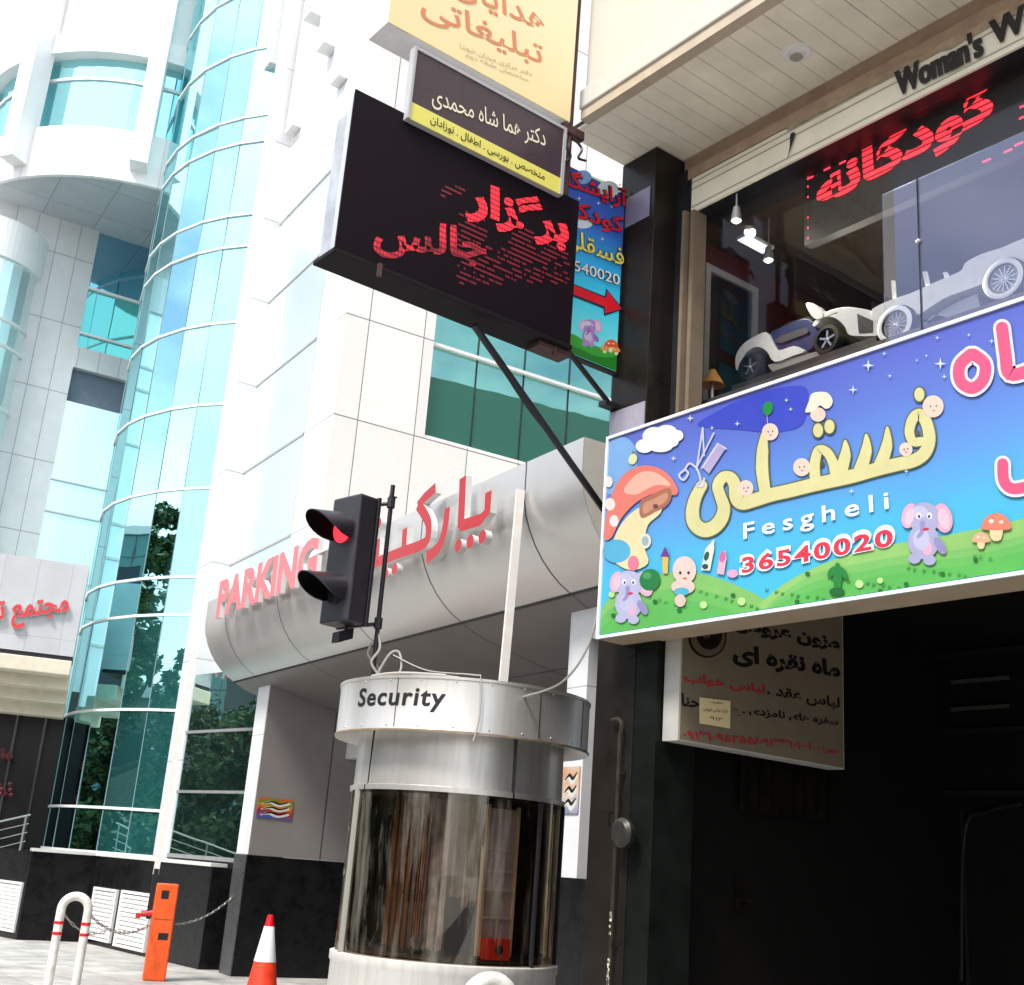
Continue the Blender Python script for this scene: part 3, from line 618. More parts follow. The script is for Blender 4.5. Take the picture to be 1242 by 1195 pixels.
sheen = clear_glass('painted_sheen_glass', (.97, .98, .99), (.70, .74, 1), .10, sheen=(.50, .53, .66), sheenfac=.035, grow=.16)  # bluish pane colour paints a bright reflection over the glass
MB().box(4.80, 4.808, 3.135, 3.343, 3.95, 5.10).build('window_pane', sheen, shop)
MB().box(4.80, 4.808, -2, 3.127, 3.95, 5.10).build('window_pane', sheen, shop)
MB().box(4.80, 4.808, -2, 3.343, 5.103, 5.498).build('window_pane', gl, shop)
MB().box(4.80, 4.83, -2, 4.598, 3.902, 3.948).build('window_sill', DARKM, shop)
MB().box(4.797, 4.811, 3.128, 3.134, 3.95, 5.10).build('window_seal', DARKM, shop)
MB().sphere((4.795, 3.131, 4.74), .013, 10).build('glass_clip', ALU, shop, smooth=True)
# framed mirror, spotlights, ceiling panel, orange lamp in the display room
def wrect(fr, p, q): return (*fr.px(*p), *fr.px(*q))
fr = Frame((6, 4.975, 4), (1, 0, 0))
A = [fr.px(*p) for p in ((853, 320), (916, 348), (912, 505), (850, 478))]
mi = thing('wall_mirror', fr.w(*A[3], 0), 'tall framed mirror on the maroon wall behind the small white sports car', 'mirror')
A = [(A[0][0], A[0][1]), (A[1][0], A[0][1]), (A[1][0], 4.36-4), (A[0][0], 4.36-4)]
x0, x1, z1, z0 = A[0][0], A[1][0], A[0][1], .36
m = MB(); m.fbox(fr, x0, x0+.045, z0, z1, 0, .03); m.fbox(fr, x1-.045, x1, z0, z1, 0, .03); m.fbox(fr, x0+.046, x1-.046, z1-.045, z1, 0, .03); m.fbox(fr, x0+.046, x1-.046, z0, z0+.045, 0, .03)
m.build('frame', mat('grey_frame', (.42, .40, .37), .4), mi)
MB().fbox(fr, x0+.046, x1-.046, z0+.046, z1-.046, .004, .012).build('mirror_glass', mat('dim_mirror', (.02, .022, .018), .1), mi)
def at_z(x, y, z): v = ray(x, y); return EYE+v*((z-EYE.z)/v.z)
for px, py, lbl in ((893, 268, 'silver ceiling spotlight near the left edge of the display window'), (932, 316, 'silver ceiling spotlight just right of the lit ceiling panel')):
    c = at_z(px, py, 5.32)
    sp = thing('spotlight', c+Vector((0, 0, .09)), lbl, 'spotlight', 'spotlights in the display window')
    MB().lathe([(.006, c.z+.10), (.02, c.z+.09), (.034, c.z), (.030, c.z), (.01, c.z+.05)], (c.x, c.y, 0), 20).build('shade', ALU, sp, smooth=True)
    MB().sphere((c.x, c.y, c.z+.005), .022, 12).build('bulb', emit('warm_bulb', (1, .93, .8), 3.0), sp, smooth=True)
    MB().tube([(c.x, c.y, c.z+.08), (c.x, c.y, 5.622)], .005, 6).build('stem', ALU, sp)
    sl_ = bpy.data.lights.new('spot', 'SPOT'); sl_.energy = 12 if px < 910 else 220; sl_.spot_size = R(110) if px < 910 else R(70); sl_.spot_blend = .8; sl_.shadow_soft_size = .03; sl_.color = (1, .95, .86)
    so_ = bpy.data.objects.new('spot', sl_); COL.objects.link(so_); so_.location = (c.x, c.y, c.z-.03); so_.rotation_euler = (Vector((c.x, c.y, c.z))-Vector((5.0, 3.8, 4.5) if px < 910 else (5.0, 2.7, 4.5))).to_track_quat('Z', 'Y').to_euler()
c = at_z(916, 296, 5.6)
lp = thing('ceiling_light', c, 'square lit ceiling panel glowing pale lilac inside the display window', 'ceiling light')
MB().box(c.x-.13, c.x+.13, c.y-.05, c.y+.05, 5.597, 5.617).build('frame', WHITE, lp)
MB().box(c.x-.12, c.x+.12, c.y-.042, c.y+.042, 5.592, 5.5965).build('diffuser', emit('lilac_panel', (.78, .76, 1), .75), lp)
fr = Frame((5.04, 4.5, 4.3), (0, -1, 0)); c = fr.w(*fr.px(864, 462), 0)
ol = thing('table_lamp', (c.x, c.y, 4.31), 'small lamp with an orange shade in the lower left corner of the display window', 'lamp')
MB().lathe([(.02, c.z+.07), (.075, c.z-.03), (.07, c.z-.03), (.017, c.z+.06)], (c.x, c.y, 0), 24).build('lamp_shade', mat('orange_shade', (.75, .36, .08), .5), ol, smooth=True)
MB().lathe([(.05, 4.312), (.05, 4.325), (.012, 4.34), (.012, c.z+.05)], (c.x, c.y, 0), 20).build('stand', ALU, ol, smooth=True)

# ------------------------------------------------------------------ red diode text board behind the window head
lbx = thing('led_board', (4.90, 3.0, 5.1), 'black running text board with red Persian diode text inside the display window', 'led sign')
fr = Frame((4.895, 4.0, 5.0), (0, -1, 0))
a0 = fr.px(978, 210); 
MB().box(4.90, 4.96, .8, 3.93, 5.07, 5.49).build('housing', mat('board_black', (.010, .010, .011), .4), lbx)
LED1 = emit('red_diode_rows', (1, .025, .04), 1.0, [(2, .036, .66)])
def C3(x, y): return (780+x/2.688, y/2.688)
m = tpx(fa('کودکانه'), fr, C3(566, 716), C3(1165, 402), C3(566, 566), d=.0015, bold=.045)
m.build('lettering', LED1, lbx)
m = MB()
for i in range(7):
    b = fr.px(980, 214+i*12.5)
    if i not in (3,): m.fbox(fr, b[0]-.004, b[0]+.004, b[1]-.006, b[1]+.006, .0, .002)
for k, (x, y) in enumerate([(545, 580), (600, 551), (650, 530), (1120, 524), (1190, 492), (1225, 470), (1240, 382), (1242, 345)]):
    b = fr.px(*C3(x, y)); m.fbox(fr, b[0]-.022, b[0]+.022, b[1]-.005, b[1]+.005, .0, .002)
m.build('diode', emit('red_diode', (1, .04, .08), .9), lbx)

# ================================================================== SIGNS
ART = {}
def art(name, col, rough=.35, gain=.66): return mat('print_'+name+('_pale' if gain > .7 else ''), tuple(min(.9, gain*v) for v in lin(col)), rough, noise=.10, nscale=5)
class Print:
    """flat printed artwork: every patch is one sheet, each a hair proud of the one before"""
    def __init__(s, fr, px, d0=.002, gain=.66): s.fr, s.px, s.mb, s.d, s.mats, s.gain = fr, px, MB(), d0, [], gain
    def mi(s, c):
        k = art('%02x%02x%02x' % c, c, gain=s.gain)
        if k not in s.mats: s.mats.append(k)
        return s.mats.index(k)
    def loc(s, p): return s.fr.px(*s.px(*p))
    def poly(s, c, pts, smooth=0, clip=None):
        P = cat_rom(pts, smooth, True) if smooth else pts
        P = [s.loc(p) for p in P]
        if clip: P = [(min(max(a, clip[0]), clip[1]), min(max(b, clip[2]), clip[3])) for a, b in P]
        s.d += .00002; s.mb.fpoly(s.fr, P, s.d, s.mi(c)); return s
    def ell(s, c, x, y, rx, ry, rot=0, n=22):
        cr, sr = math.cos(R(rot)), math.sin(R(rot))
        return s.poly(c, [(x+rx*math.cos(t)*cr-ry*math.sin(t)*sr, y+rx*math.cos(t)*sr+ry*math.sin(t)*cr) for t in (2*math.pi*k/n for k in range(n))])
    def stroke(s, c, pts, w, smooth=5):
        P = cat_rom(pts, smooth) if smooth else pts
        L, Q = ribbon(P, w); s.d += .00002; k = len(L); V = [s.fr.w(*s.loc(p), s.d) for p in L]+[s.fr.w(*s.loc(p), s.d) for p in Q]
        s.mb.add(V, [(i, i+1, k+i+1, k+i) for i in range(k-1)], s.mi(c))
        w0, w1 = (w, w) if not isinstance(w, (list, tuple)) else (w[0], w[-1])
        s.ell(c, *P[0], w0/2, w0/2, n=14); s.ell(c, *P[-1], w1/2, w1/2, n=14); return s
    def star(s, c, x, y, r):
        P = []
        for k in range(8): q = r if k % 2 == 0 else r*.25; P.append((x+q*math.sin(k*math.pi/4), y-q*math.cos(k*math.pi/4)))
        return s.poly(c, P)
    def build(s, name, parent):
        o = s.mb.build(name, s.mats, parent, solid=2); return o
def elephant(p, x, y, k, body=(190, 186, 226), ear=(240, 178, 214), dark=(160, 152, 205)):
    p.ell(ear, x-40*k, y-28*k, 20*k, 34*k, 14).ell(ear, x+50*k, y-22*k, 25*k, 40*k, -14)
    p.ell(body, x-2*k, y+40*k, 42*k, 48*k).ell(dark, x+42*k, y+52*k, 12*k, 26*k, -30)
    p.ell(body, x-26*k, y+86*k, 17*k, 14*k).ell(body, x+14*k, y+90*k, 17*k, 14*k)
    p.ell(body, x, y-22*k, 42*k, 42*k).ell(ear, x+8*k, y+58*k, 13*k, 20*k)
    p.ell((208, 205, 238), x-12*k, y-38*k, 22*k, 16*k).ell((206, 203, 236), x-8*k, y+36*k, 22*k, 28*k)
    p.ell((250, 206, 226), x-40*k, y-26*k, 12*k, 24*k, 14).ell((250, 206, 226), x+52*k, y-20*k, 15*k, 28*k, -14)
    p.stroke(dark, [(x-4*k, y-8*k), (x-6*k, y+14*k), (x-16*k, y+28*k)], [15*k, 9*k], 4)
    p.ell((255, 255, 255), x-15*k, y-28*k, 7*k, 9*k).ell((255, 255, 255), x+14*k, y-28*k, 7*k, 9*k)
    p.ell((60, 50, 90), x-14*k, y-26*k, 3.4*k, 4.6*k).ell((60, 50, 90), x+13*k, y-26*k, 3.4*k, 4.6*k).ell((214, 40, 90), x+4*k, y+8*k, 9*k, 4*k, -10)
def mushroom(p, x, y, k, cap=(240, 140, 110)):
    p.poly((248, 226, 176), [(x-14*k, y), (x-11*k, y+32*k), (x+11*k, y+32*k), (x+14*k, y)], 3)
    p.poly(cap, [(x-36*k, y+5*k), (x-24*k, y-22*k), (x, y-32*k), (x+24*k, y-22*k), (x+36*k, y+5*k), (x, y+10*k)], 4)
    p.ell((255, 240, 220), x-12*k, y-12*k, 6*k, 5*k).ell((255, 240, 220), x+12*k, y-10*k, 5*k, 4*k)

# ---- the long children's hairdresser sign along the shop front
fes = thing('shop_sign', (4.40, 4.86, 2.8), 'long bright cartoon sign with yellow Persian lettering over the dark passage', 'shop sign')
fr = Frame((4.31, 4.855, 2.8), (0, -1, 0)); SH = 1.165; SL = 4.2
MB().box(4.316, 4.53, 4.855-SL, 4.855, 2.8, 2.8+SH).build('cabinet', mat('tan_cabinet', (.34, .27, .19), .5, noise=.15), fes)
FG = vgrad('printed_night_to_day', [(0, (70, 205, 240)), (.30, (80, 195, 240)), (.52, (100, 160, 238)), (.76, (98, 128, 222)), (1, (92, 104, 210))], 0, SH, nz=.07, nscale=1.6)
MB().fbox(fr, 0, SL, 0, SH, -.004, 0).build('face', FG, fes)
m = MB()
for a0, a1, b0, b1 in ((0, SL, 0, .016), (0, SL, SH-.016, SH), (0, .016, .0165, SH-.0165)): m.fbox(fr, a0, a1, b0, b1, .0005, .012)
m.build('edge_trim', mat('white_trim', (.78, .79, .80), .35), fes)
def C6(x, y): return (720+x/2.379, 360+y/2.379)
def C8(x, y): return (820+x/3.45, 460+y/3.45)
p = Print(fr, C6)
p.poly((62, 78, 206), [(300, 372), (360, 330), (440, 290), (540, 262), (612, 262), (618, 310), (600, 372), (520, 392), (420, 384)], 4, (.0225, SL, .0225, SH-.0225))  # darker blue patch paints a soft reflection on the sign face
p.poly((128, 180, 236), [(35, 440), (80, 405), (118, 430), (125, 500), (80, 560), (35, 560)], 4)
# hills
CL = (.0225, SL, .0225, SH-.0225)
p.poly((140, 205, 110), [(24, 905), (70, 850), (170, 806), (290, 796), (400, 828), (505, 880), (560, 930), (520, 1000), (20, 1000)], 5, CL)
p.poly((70, 196, 78), [(20, 950), (120, 890), (230, 868), (330, 876), (430, 905), (520, 950), (300, 1010), (20, 1010)], 5, CL)
p.poly((156, 212, 118), [(440, 940), (500, 868), (590, 805), (720, 750), (860, 715), (1010, 690), (1240, 640), (1500, 560), (1520, 900), (440, 990)], 5, CL)
p.poly((88, 190, 84), [(470, 950), (560, 870), (700, 830), (860, 808), (1010, 770), (1160, 760), (1400, 700), (1500, 900), (470, 990)], 5, CL)
for k, c in enumerate(((116, 200, 98), (100, 194, 92))):
    p.poly(c, [(20, 930+30*k), (110, 868+32*k), (230, 842+34*k), (330, 852+34*k), (430, 884+36*k), (520, 930+36*k), (300, 1010), (20, 1010)], 5, CL)
for k, c in enumerate(((132, 205, 108), (112, 200, 98), (98, 195, 90))):
    p.poly(c, [(455, 945+4*k), (530, 868+12*k), (640, 800+22*k), (780, 768+24*k), (930, 742+24*k), (1080, 726+24*k), (1240, 690+22*k), (1500, 620+24*k), (1510, 900), (455, 985)], 5, CL)
p.poly((70, 176, 70), [(470, 960), (600, 905), (760, 872), (940, 842), (1120, 812), (1300, 782), (1500, 750), (1500, 900), (470, 990)], 5, CL)
for i in range(46):
    x = 60+i*24+(i*37 % 11); y = 905-(i*53 % 60)-max(0, (x-520))*.16
    p.stroke((52, 150, 58), [(x, y), (x+2, y-8)], 2.4, 0).stroke((52, 150, 58), [(x+4, y), (x+8, y-7)], 2.2, 0)
for x, y in ((60, 920), (180, 880), (405, 862), (250, 905), (620, 800), (590, 880), (905, 830), (1105, 760), (830, 850), (1010, 800)): p.ell((30, 120, 40), x, y, 7, 6)
for x, y, r in ((320, 890, 11), (430, 880, 12), (770, 830, 12), (830, 820, 9), (55, 860, 9)): p.ell((200, 240, 160), x, y, r, r)
# mushroom house
p.poly((250, 232, 178), [(62, 700), (96, 640), (150, 600), (205, 580), (196, 625), (160, 660), (150, 720), (160, 770), (110, 790), (60, 760)], 4)
p.ell((90, 185, 225), 70, 735, 40, 34)
p.poly((242, 128, 110), [(34, 695), (44, 610), (70, 540), (110, 500), (160, 488), (212, 508), (244, 552), (238, 574), (190, 566), (130, 592), (84, 640), (55, 695)], 5)
p.poly((250, 190, 170), [(90, 560), (130, 512), (180, 508), (226, 545), (180, 545), (125, 572)], 4)
p.ell((255, 232, 226), 50, 600, 15, 18).ell((255, 236, 232), 62, 648, 13, 17).ell((255, 236, 232), 46, 535, 12, 16)
p.poly((176, 112, 82), [(138, 592), (168, 574), (220, 552), (228, 580), (212, 606), (182, 622), (140, 640)], 3)
p.poly((214, 150, 116), [(148, 598), (178, 584), (214, 566), (216, 584), (200, 600), (174, 614), (148, 628)], 3).ell((120, 60, 60), 182, 606, 8, 7)
p.ell((236, 238, 214), 152, 706, 17, 22).ell((170, 190, 200), 152, 706, 10, 14)
p.stroke((120, 140, 60), [(112, 480), (122, 462), (118, 450)], 9, 4).ell((230, 240, 180), 116, 470, 12, 16, 20)
# cloud
for x, y, rx, ry in ((150, 432, 26, 20), (178, 405, 34, 28), (214, 395, 32, 24), (246, 402, 16, 16), (196, 432, 36, 18), (225, 418, 24, 18)): p.ell((250, 250, 255), x, y, rx, ry)
# scissors and comb
for q in ([(300, 500), (318, 380)], [(300, 495), (350, 395)], [(318, 380), (322, 460)]): p.stroke((212, 212, 245), q, 5, 0)
p.poly((190, 176, 220), [(318, 495), (362, 425), (384, 440), (336, 512)], 0).stroke((230, 228, 250), [(316, 495), (362, 424), (386, 440)], 4, 0)
p.stroke((214, 214, 245), cat_rom([(300, 495), (280, 482), (266, 500), (250, 516), (262, 530), (276, 512), (268, 500)], 4), 6, 0).stroke((214, 214, 245), [(302, 498), (312, 530), (300, 545), (318, 548), (322, 526)], 6, 4)
# stars
for x, y, r in ((796, 200, 18), (752, 270, 14), (1004, 195, 18), (418, 368, 9), (282, 352, 11), (748, 562, 9), (906, 505, 8), (560, 300, 7), (572, 326, 7), (1015, 232, 8), (995, 120, 7), (1086, 112, 6), (1152, 130, 8), (842, 166, 7), (858, 230, 7), (936, 185, 5), (964, 172, 5), (345, 380, 7), (234, 468, 9)): p.star((226, 236, 255), x, y, r)
# animals and toys
elephant(p, 106, 850, .92, (196, 196, 232), (240, 190, 214)); p.ell((26, 132, 60), 166, 818, 30, 32, 20).ell((70, 170, 96), 158, 806, 12, 10).ell((240, 130, 160), 118, 770, 16, 22)
elephant(p, 958, 664, 1.08, (182, 182, 220), (240, 184, 212))
p.ell((252, 214, 206), 262, 838, 34, 22).ell((90, 190, 216), 258, 852, 22, 12).ell((250, 210, 200), 254, 878, 16, 18).ell((254, 218, 208), 266, 790, 34, 40).ell((60, 40, 40), 254, 798, 4, 5).ell((60, 40, 40), 278, 798, 4, 5).ell((220, 90, 90), 267, 814, 6, 3)
p.poly((116, 56, 160), [(196, 752), (210, 722), (224, 750)]).poly((240, 200, 90), [(202, 752), (220, 752), (218, 800), (204, 800)])
p.poly((236, 246, 226), [(314, 790), (326, 730), (352, 700), (352, 730), (340, 792)]).ell((40, 90, 60), 330, 750, 7, 14, 15).ell((40, 70, 60), 326, 780, 9, 8)
p.poly((246, 190, 214), [(360, 800), (368, 750), (384, 732), (388, 756), (380, 804)]).ell((236, 110, 160), 376, 752, 9, 16, 10).ell((240, 180, 220), 405, 800, 16, 12)
p.ell((34, 140, 54), 708, 812, 13, 44).ell((34, 140, 54), 690, 796, 9, 18, 30).ell((34, 140, 54), 726, 800, 9, 20, -30).ell((22, 110, 42), 706, 852, 22, 12)
mushroom(p, 1166, 664, 1.2, (240, 140, 112)); mushroom(p, 1122, 704, .72, (244, 190, 150))
# logo: dark outline first, cream-yellow brush on top
LG = [([(246, 455), (196, 500), (160, 560), (74, 612), (80, 540)], 0)]
strokes = [
 ([(112, 446), (84, 500), (72, 560), (82, 606), (118, 632), (160, 622), (192, 586), (204, 540), (190, 494), (178, 448), (200, 412), (232, 414), (250, 446), (256, 498), (280, 520), (330, 508), (400, 486), (480, 468), (560, 448), (640, 430), (740, 408), (840, 380), (930, 358), (1000, 342), (1046, 308), (1064, 250), (1052, 186), (1024, 148), (994, 168), (980, 222), (996, 262), (1032, 262)], [44, 56, 60, 56, 46, 46, 54, 56, 56, 56, 56, 54, 52, 46, 40, 36]),
 ([(372, 232), (366, 300), (364, 380), (376, 470)], [24, 48, 52, 46]),
 ([(588, 440), (584, 360), (600, 300), (634, 306), (660, 350), (672, 408)], [46, 42, 38, 40, 44]),
 ([(712, 262), (712, 320), (690, 400)], [12, 46, 56]), ([(800, 236), (800, 300), (776, 380)], [12, 46, 56]), ([(888, 206), (886, 280), (860, 360)], [12, 46, 56])]
q = Print(fr, C8, d0=.0065)
for pts, w in strokes: q.stroke((98, 104, 52), pts, [v+11 for v in w] if isinstance(w, list) else w+11)
for x, y in ((598, 216), (646, 200), (1022, 66)): q.ell((98, 104, 52), x, y, 27, 35)
for pts, w in strokes: q.stroke((233, 227, 164), pts, w)
for x, y in ((598, 216), (646, 200), (1022, 66)): q.ell((233, 227, 164), x, y, 21, 29)
q.ell((90, 80, 50), 616, 356, 9, 12).ell((100, 90, 60), 1016, 226, 8, 12)
for x, y, r in ((398, 222, 34), (530, 370, 36), (296, 458, 32), (1080, 116, 44), (966, 296, 28)):
    q.ell((252, 222, 204), x, y, r, r*1.05).ell((70, 50, 50), x-r*.25, y, 3, 4).ell((70, 50, 50), x+r*.3, y-2, 3, 4).ell((226, 110, 110), x+r*.05, y+r*.4, 6, 3)
q.ell((252, 222, 204), 598, 150, 32, 30).poly((250, 246, 222), [(545, 140), (560, 95), (570, 65), (600, 55), (640, 60), (660, 92), (650, 118), (630, 126), (606, 112), (580, 134)], 3)
q.ell((30, 150, 70), 388, 124, 21, 30, 12).stroke((240, 240, 240), [(384, 154), (388, 190)], 2, 0)
p.build('artwork', fes)
q.build('logo', fes)
WL = mat('print_white_ink', (.86, .90, .93), .4); PK = mat('print_pink_ink', lin((240, 74, 116)), .35); RK = mat('print_red_ink', lin((230, 40, 62)), .35)
DL = .0088
m = tpx('Fesgheli', fr, C8(288, 692), C8(898, 566), C8(286, 606), d=DL, bold=.012, space=1.45)
m.build('lettering', WL, fes)
m = tpx('36540020', fr, C8(270, 826), C8(924, 700), C8(270, 736), d=DL, bold=.075, space=1.18)
tpx('36540020', fr, C8(280, 816), C8(914, 700), C8(280, 748), d=DL+.0004, bold=.03, mi=1, mb=m, space=1.18)
m.build('lettering', [WL, RK], fes)
q = Print(fr, C6, d0=.0088)
for c, e in (((250, 244, 250), 16), ((240, 92, 138), 0)):
    q.stroke(c, [(1092, 168), (1060, 200), (1062, 246), (1096, 266), (1128, 240), (1132, 196), (1100, 168)], 34+e, 6)
    q.stroke(c, [(1182, 92), (1192, 170), (1204, 226), (1262, 214)], 36+e, 5)
    q.stroke(c, [(1184, 484), (1188, 534), (1214, 556), (1262, 548)], 32+e, 5)
q.build('large_lettering', fes)

# ---- signs hung square to the street from the corner of the overhang
fy = Frame((2.55, 4.80, 4.3), (1, 0, 0))
def PP(x, y): return (x, y)
# yellow advertising box
ys = thing('hanging_sign', (3.84, 4.9, 5.8), 'big pale yellow box sign with orange Persian lettering at the top of the picture', 'hanging sign')
MB().box(2.56, 3.835, 4.806, 5.0, 5.80, 7.6).build('cabinet', mat('grey_cabinet', (.74, .74, .73), .5, noise=.1), ys)
MB().fbox(fy, 2.56-2.55, 3.835-2.55, 5.802-4.3, 7.598-4.3, -.005, 0).build('face', vgrad('cream_yellow_print', [(0, (252, 232, 176)), (1, (252, 240, 218))], 0, 1.5, .35, .05, inkf=.85), ys)
OR_ = mat('print_orange_ink', tuple(.75*v for v in lin((238, 150, 104))), .4)
def C4(x, y): return (480+x/4.98, y/4.98)
m = tpx(fa('تبلیغاتی'), fy, C4(150, 120), C4(890, 432), C4(150, -60), d=.0015, bold=.012)
tpx(fa('هدایای'), fy, C4(330, -20), C4(905, 240), C4(330, -200), d=.0015, bold=.012, mb=m)
tpx(fa('سررسید'), fy, C4(200, -250), C4(905, 62), C4(200, -430), d=.0015, bold=.012, mb=m)
m.build('lettering', OR_, ys)
m = tpx(fa('دفتر مرکزی میدان شهدا'), fy, C4(385, 300), C4(822, 470), C4(385, 262), d=.0015)
tpx(fa('ساختمان طبقه دوم'), fy, C4(420, 352), C4(800, 506), C4(420, 316), d=.0015, mb=m)
m.build('small_lettering', mat('print_grey_ink', (.42, .38, .26), .5), ys)
# brackets and pole at the corner
bp = thing('sign_pole', (3.865, 4.83, 4.3), 'thin rusty steel pole with clamps carrying the hanging signs at the overhang corner', 'pole')
RUST = mat('rusty_steel', (.085, .035, .035), .6, .3, noise=.3, nscale=20)
MB().tube([(3.865, 4.83, 4.32), (3.865, 4.83, 7.6)], .016, 10).build('tube', RUST, bp, smooth=True)
m = MB(); m.box(3.80, 3.96, 4.805, 4.86, 5.735, 5.795); m.build('clamp', RUST, bp, bev=.006)
m = MB(); m.tube(cat_rom([(3.87, 4.81, 5.72), (3.93, 4.79, 5.66), (3.90, 4.78, 5.58), (3.99, 4.82, 5.62)], 5), .008, 6); m.tube(cat_rom([(3.82, 4.80, 5.70), (3.80, 4.78, 5.62), (3.84, 4.78, 5.56), (3.80, 4.79, 5.50)], 5), .010, 6)
m.build('cable', BLACK, bp)
# doctor's name plate
ds = thing('name_plate_sign', (3.2, 4.78, 5.3), 'dark name plate with white Persian script and a yellow lower band', 'name plate')
fd = Frame((2.72, 4.765, 5.27), (1, 0, 0)); x0, x1, z1 = 0, 1.065, .445
m = MB(); m.fbox(fd, x0, x1, 0, z1, -.045, -.004); m.build('cabinet', mat('grey_plate_back', (.45, .45, .46), .5), ds)
m = MB()
for a0, a1, b0, b1 in ((0, .014, 0, z1), (x1-.02, x1, 0, z1), (.0145, x1-.0205, z1-.018, z1)): m.fbox(fd, a0, a1, b0, b1, -.0035, .008)
m.build('frame', mat('pale_frame', (.40, .40, .42), .4), ds)
MB().fbox(fd, .0145, x1-.0205, .105, z1-.0185, -.0035, 0).build('face', mat('aubergine_print', (.045, .026, .040), .3, noise=.1), ds)
MB().fbox(fd, .0145, x1-.0205, .002, .104, -.0035, .002).build('band', mat('yellow_band', lin((222, 214, 104)), .4), ds)
m = tpx(fa('دکتر هما شاه محمدی'), fd, C4(216, 655), C4(905, 915), C4(216, 520), d=.002, bold=.006)
m.build('lettering', mat('print_cream_ink', (.80, .74, .55), .4), ds)
m = text_mb(fa('متخصص . بورسی . اطفال . نوزادان'), fd, (.14, .025), (.93, .025), (.14, .085), d=.003, bold=.01)
m.build('lettering', BLACK, ds)
# black diode screen, two cabinets back to back
led = thing('led_screen', (3.2, 4.95, 4.35), 'large black diode screen with broken red Persian text hanging over the street', 'led screen')
ZB, ZT = 4.40, 5.31
m = MB(); m.box(2.43, 3.94, 4.812, 4.868, ZB, ZT); m.build('cabinet', mat('light_cabinet', (.58, .60, .64), .4, .3, noise=.12), led, bev=.006)
m = MB(); m.box(2.435, 3.80, 4.872, 4.985, ZB, ZT-.09); m.build('rear_cabinet', mat('grey_rear_cabinet', (.50, .52, .56), .42, .4, noise=.35, nscale=5), led, bev=.006)
MB().box(2.425, 3.945, 4.80, 4.811, ZB, ZT+.005).build('screen', mat('diode_screen', (.008, .004, .008), .6, spec=.12, noise=.3, nscale=60), led)
m = MB(); m.box(2.41, 3.95, 4.785, 4.99, ZB-.028, ZB-.003); m.build('ledge', mat('black_ledge', (.007, .006, .007), .6, spec=.2), led, bev=.003)
for q_ in ((2.66, 2.68, 4.765, 4.784, ZB-.07, ZB-.0), (3.74, 3.97, 4.82, 4.93, ZB-.06, ZB-.031)): MB().box(*q_).build('bracket', mat('brown_bracket', (.07, .035, .03), .6), led)
fl = Frame((2.43, 4.80, ZB), (1, 0, 0))
def C5(x, y): return (370+x/3.515, 100+y/3.515)
LEDT = emit('red_diode_text', (1, .02, .04), .75, [(2, .030, .72), (0, .021, .8)])
m = tpx(fa('برگزار'), fl, C5(680, 590), C5(1122, 735), C5(690, 380), d=.0015, bold=.05)
m.build('lettering', LEDT, led)
m = tpx(fa('جالس'), fl, C5(288, 742), C5(770, 800), C5(300, 560), d=.0015, bold=.03)
m.build('lettering', emit('red_diode_text_dimmer', (1, .02, .05), .6, [(2, .030, .72), (0, .021, .8)], dim=5), led)
m = MB(); random.seed(21)
for (xa, ya, xb, yb, n) in ((650, 560, 750, 690, 70), (870, 630, 960, 760, 80), (760, 700, 1115, 860, 150), (580, 450, 655, 480, 16), (640, 700, 760, 860, 60)):
    for _ in range(n):
        x, y = random.uniform(xa, xb), random.uniform(ya, yb); a, b = fl.px(*C5(x, y)); a = round(a/.021)*.021; b = round(b/.03)*.03; w = random.choice((.012, .03, .045))
        if .03 < a < 1.46: m.fbox(fl, a, a+w, b, b+.012, .0005, .0015+random.random()*.0006)
m.build('faulty_diode_rows', emit('red_diode_faulty', (1, .02, .08), .06), led)
# struts
st = thing('sign_strut', (4.46, 5.03, 3.6), 'long black tubular strut with a thin cable from the diode screen down to the pillar', 'strut')
MB().tube([(3.33, 4.87, 4.33), (4.47, 5.03, 3.60)], .020, 10).build('tube', DARKM, st, smooth=True)
MB().tube(cat_rom([(3.36, 4.86, 4.30), (3.72, 4.90, 4.02), (4.0, 4.94, 3.86), (4.44, 5.02, 3.60)], 6), .006, 6).build('cable', BLACK, st)
st = thing('sign_strut', (4.49, 5.03, 4.27), 'short dark strut from under the vertical banner sign to the pillar', 'strut')
MB().tube([(3.95, 4.90, 4.46), (4.49, 5.03, 4.25)], .016, 10).build('tube', DARKM, st, smooth=True)
m = MB(); m.box(4.40, 4.495, 4.99, 5.055, 4.235, 4.265); m.build('bracket', DARKM, st)
# vertical banner sign
vs = thing('vertical_sign', (4.45, 5.02, 4.5), 'tall narrow blue cartoon sign with a red arrow fixed to the black pillar', 'vertical sign')
VX0, VX1, VZ0, VZ1 = 3.96, 4.485, 4.47, 5.67
MB().box(VX0, VX1+.012, 5.004, 5.05, VZ0-.01, VZ1+.01).build('frame', DARKM, vs)
fv = Frame((VX0, 5.0, VZ0), (1, 0, 0))
MB().fbox(fv, .006, VX1-VX0-.008, 0, VZ1-VZ0, -.003, 0).build('face', vgrad('printed_blue_banner', [(0, (120, 220, 220)), (.3, (60, 195, 222)), (.5, (40, 160, 214)), (.72, (44, 86, 170)), (1, (44, 66, 150))], 0, VZ1-VZ0, nz=.05, inkf=1.5), vs)
def C7(x, y): return (660+x/4.267, 180+y/4.267)
CL = (.007, VX1-VX0-.009, .002, VZ1-VZ0-.002)
p = Print(fv, C7, gain=1.2)
p.ell((200, 214, 240), 330, 215, 56, 46).ell((200, 214, 240), 200, 390, 50, 26).ell((120, 160, 220), 200, 150, 44, 36)
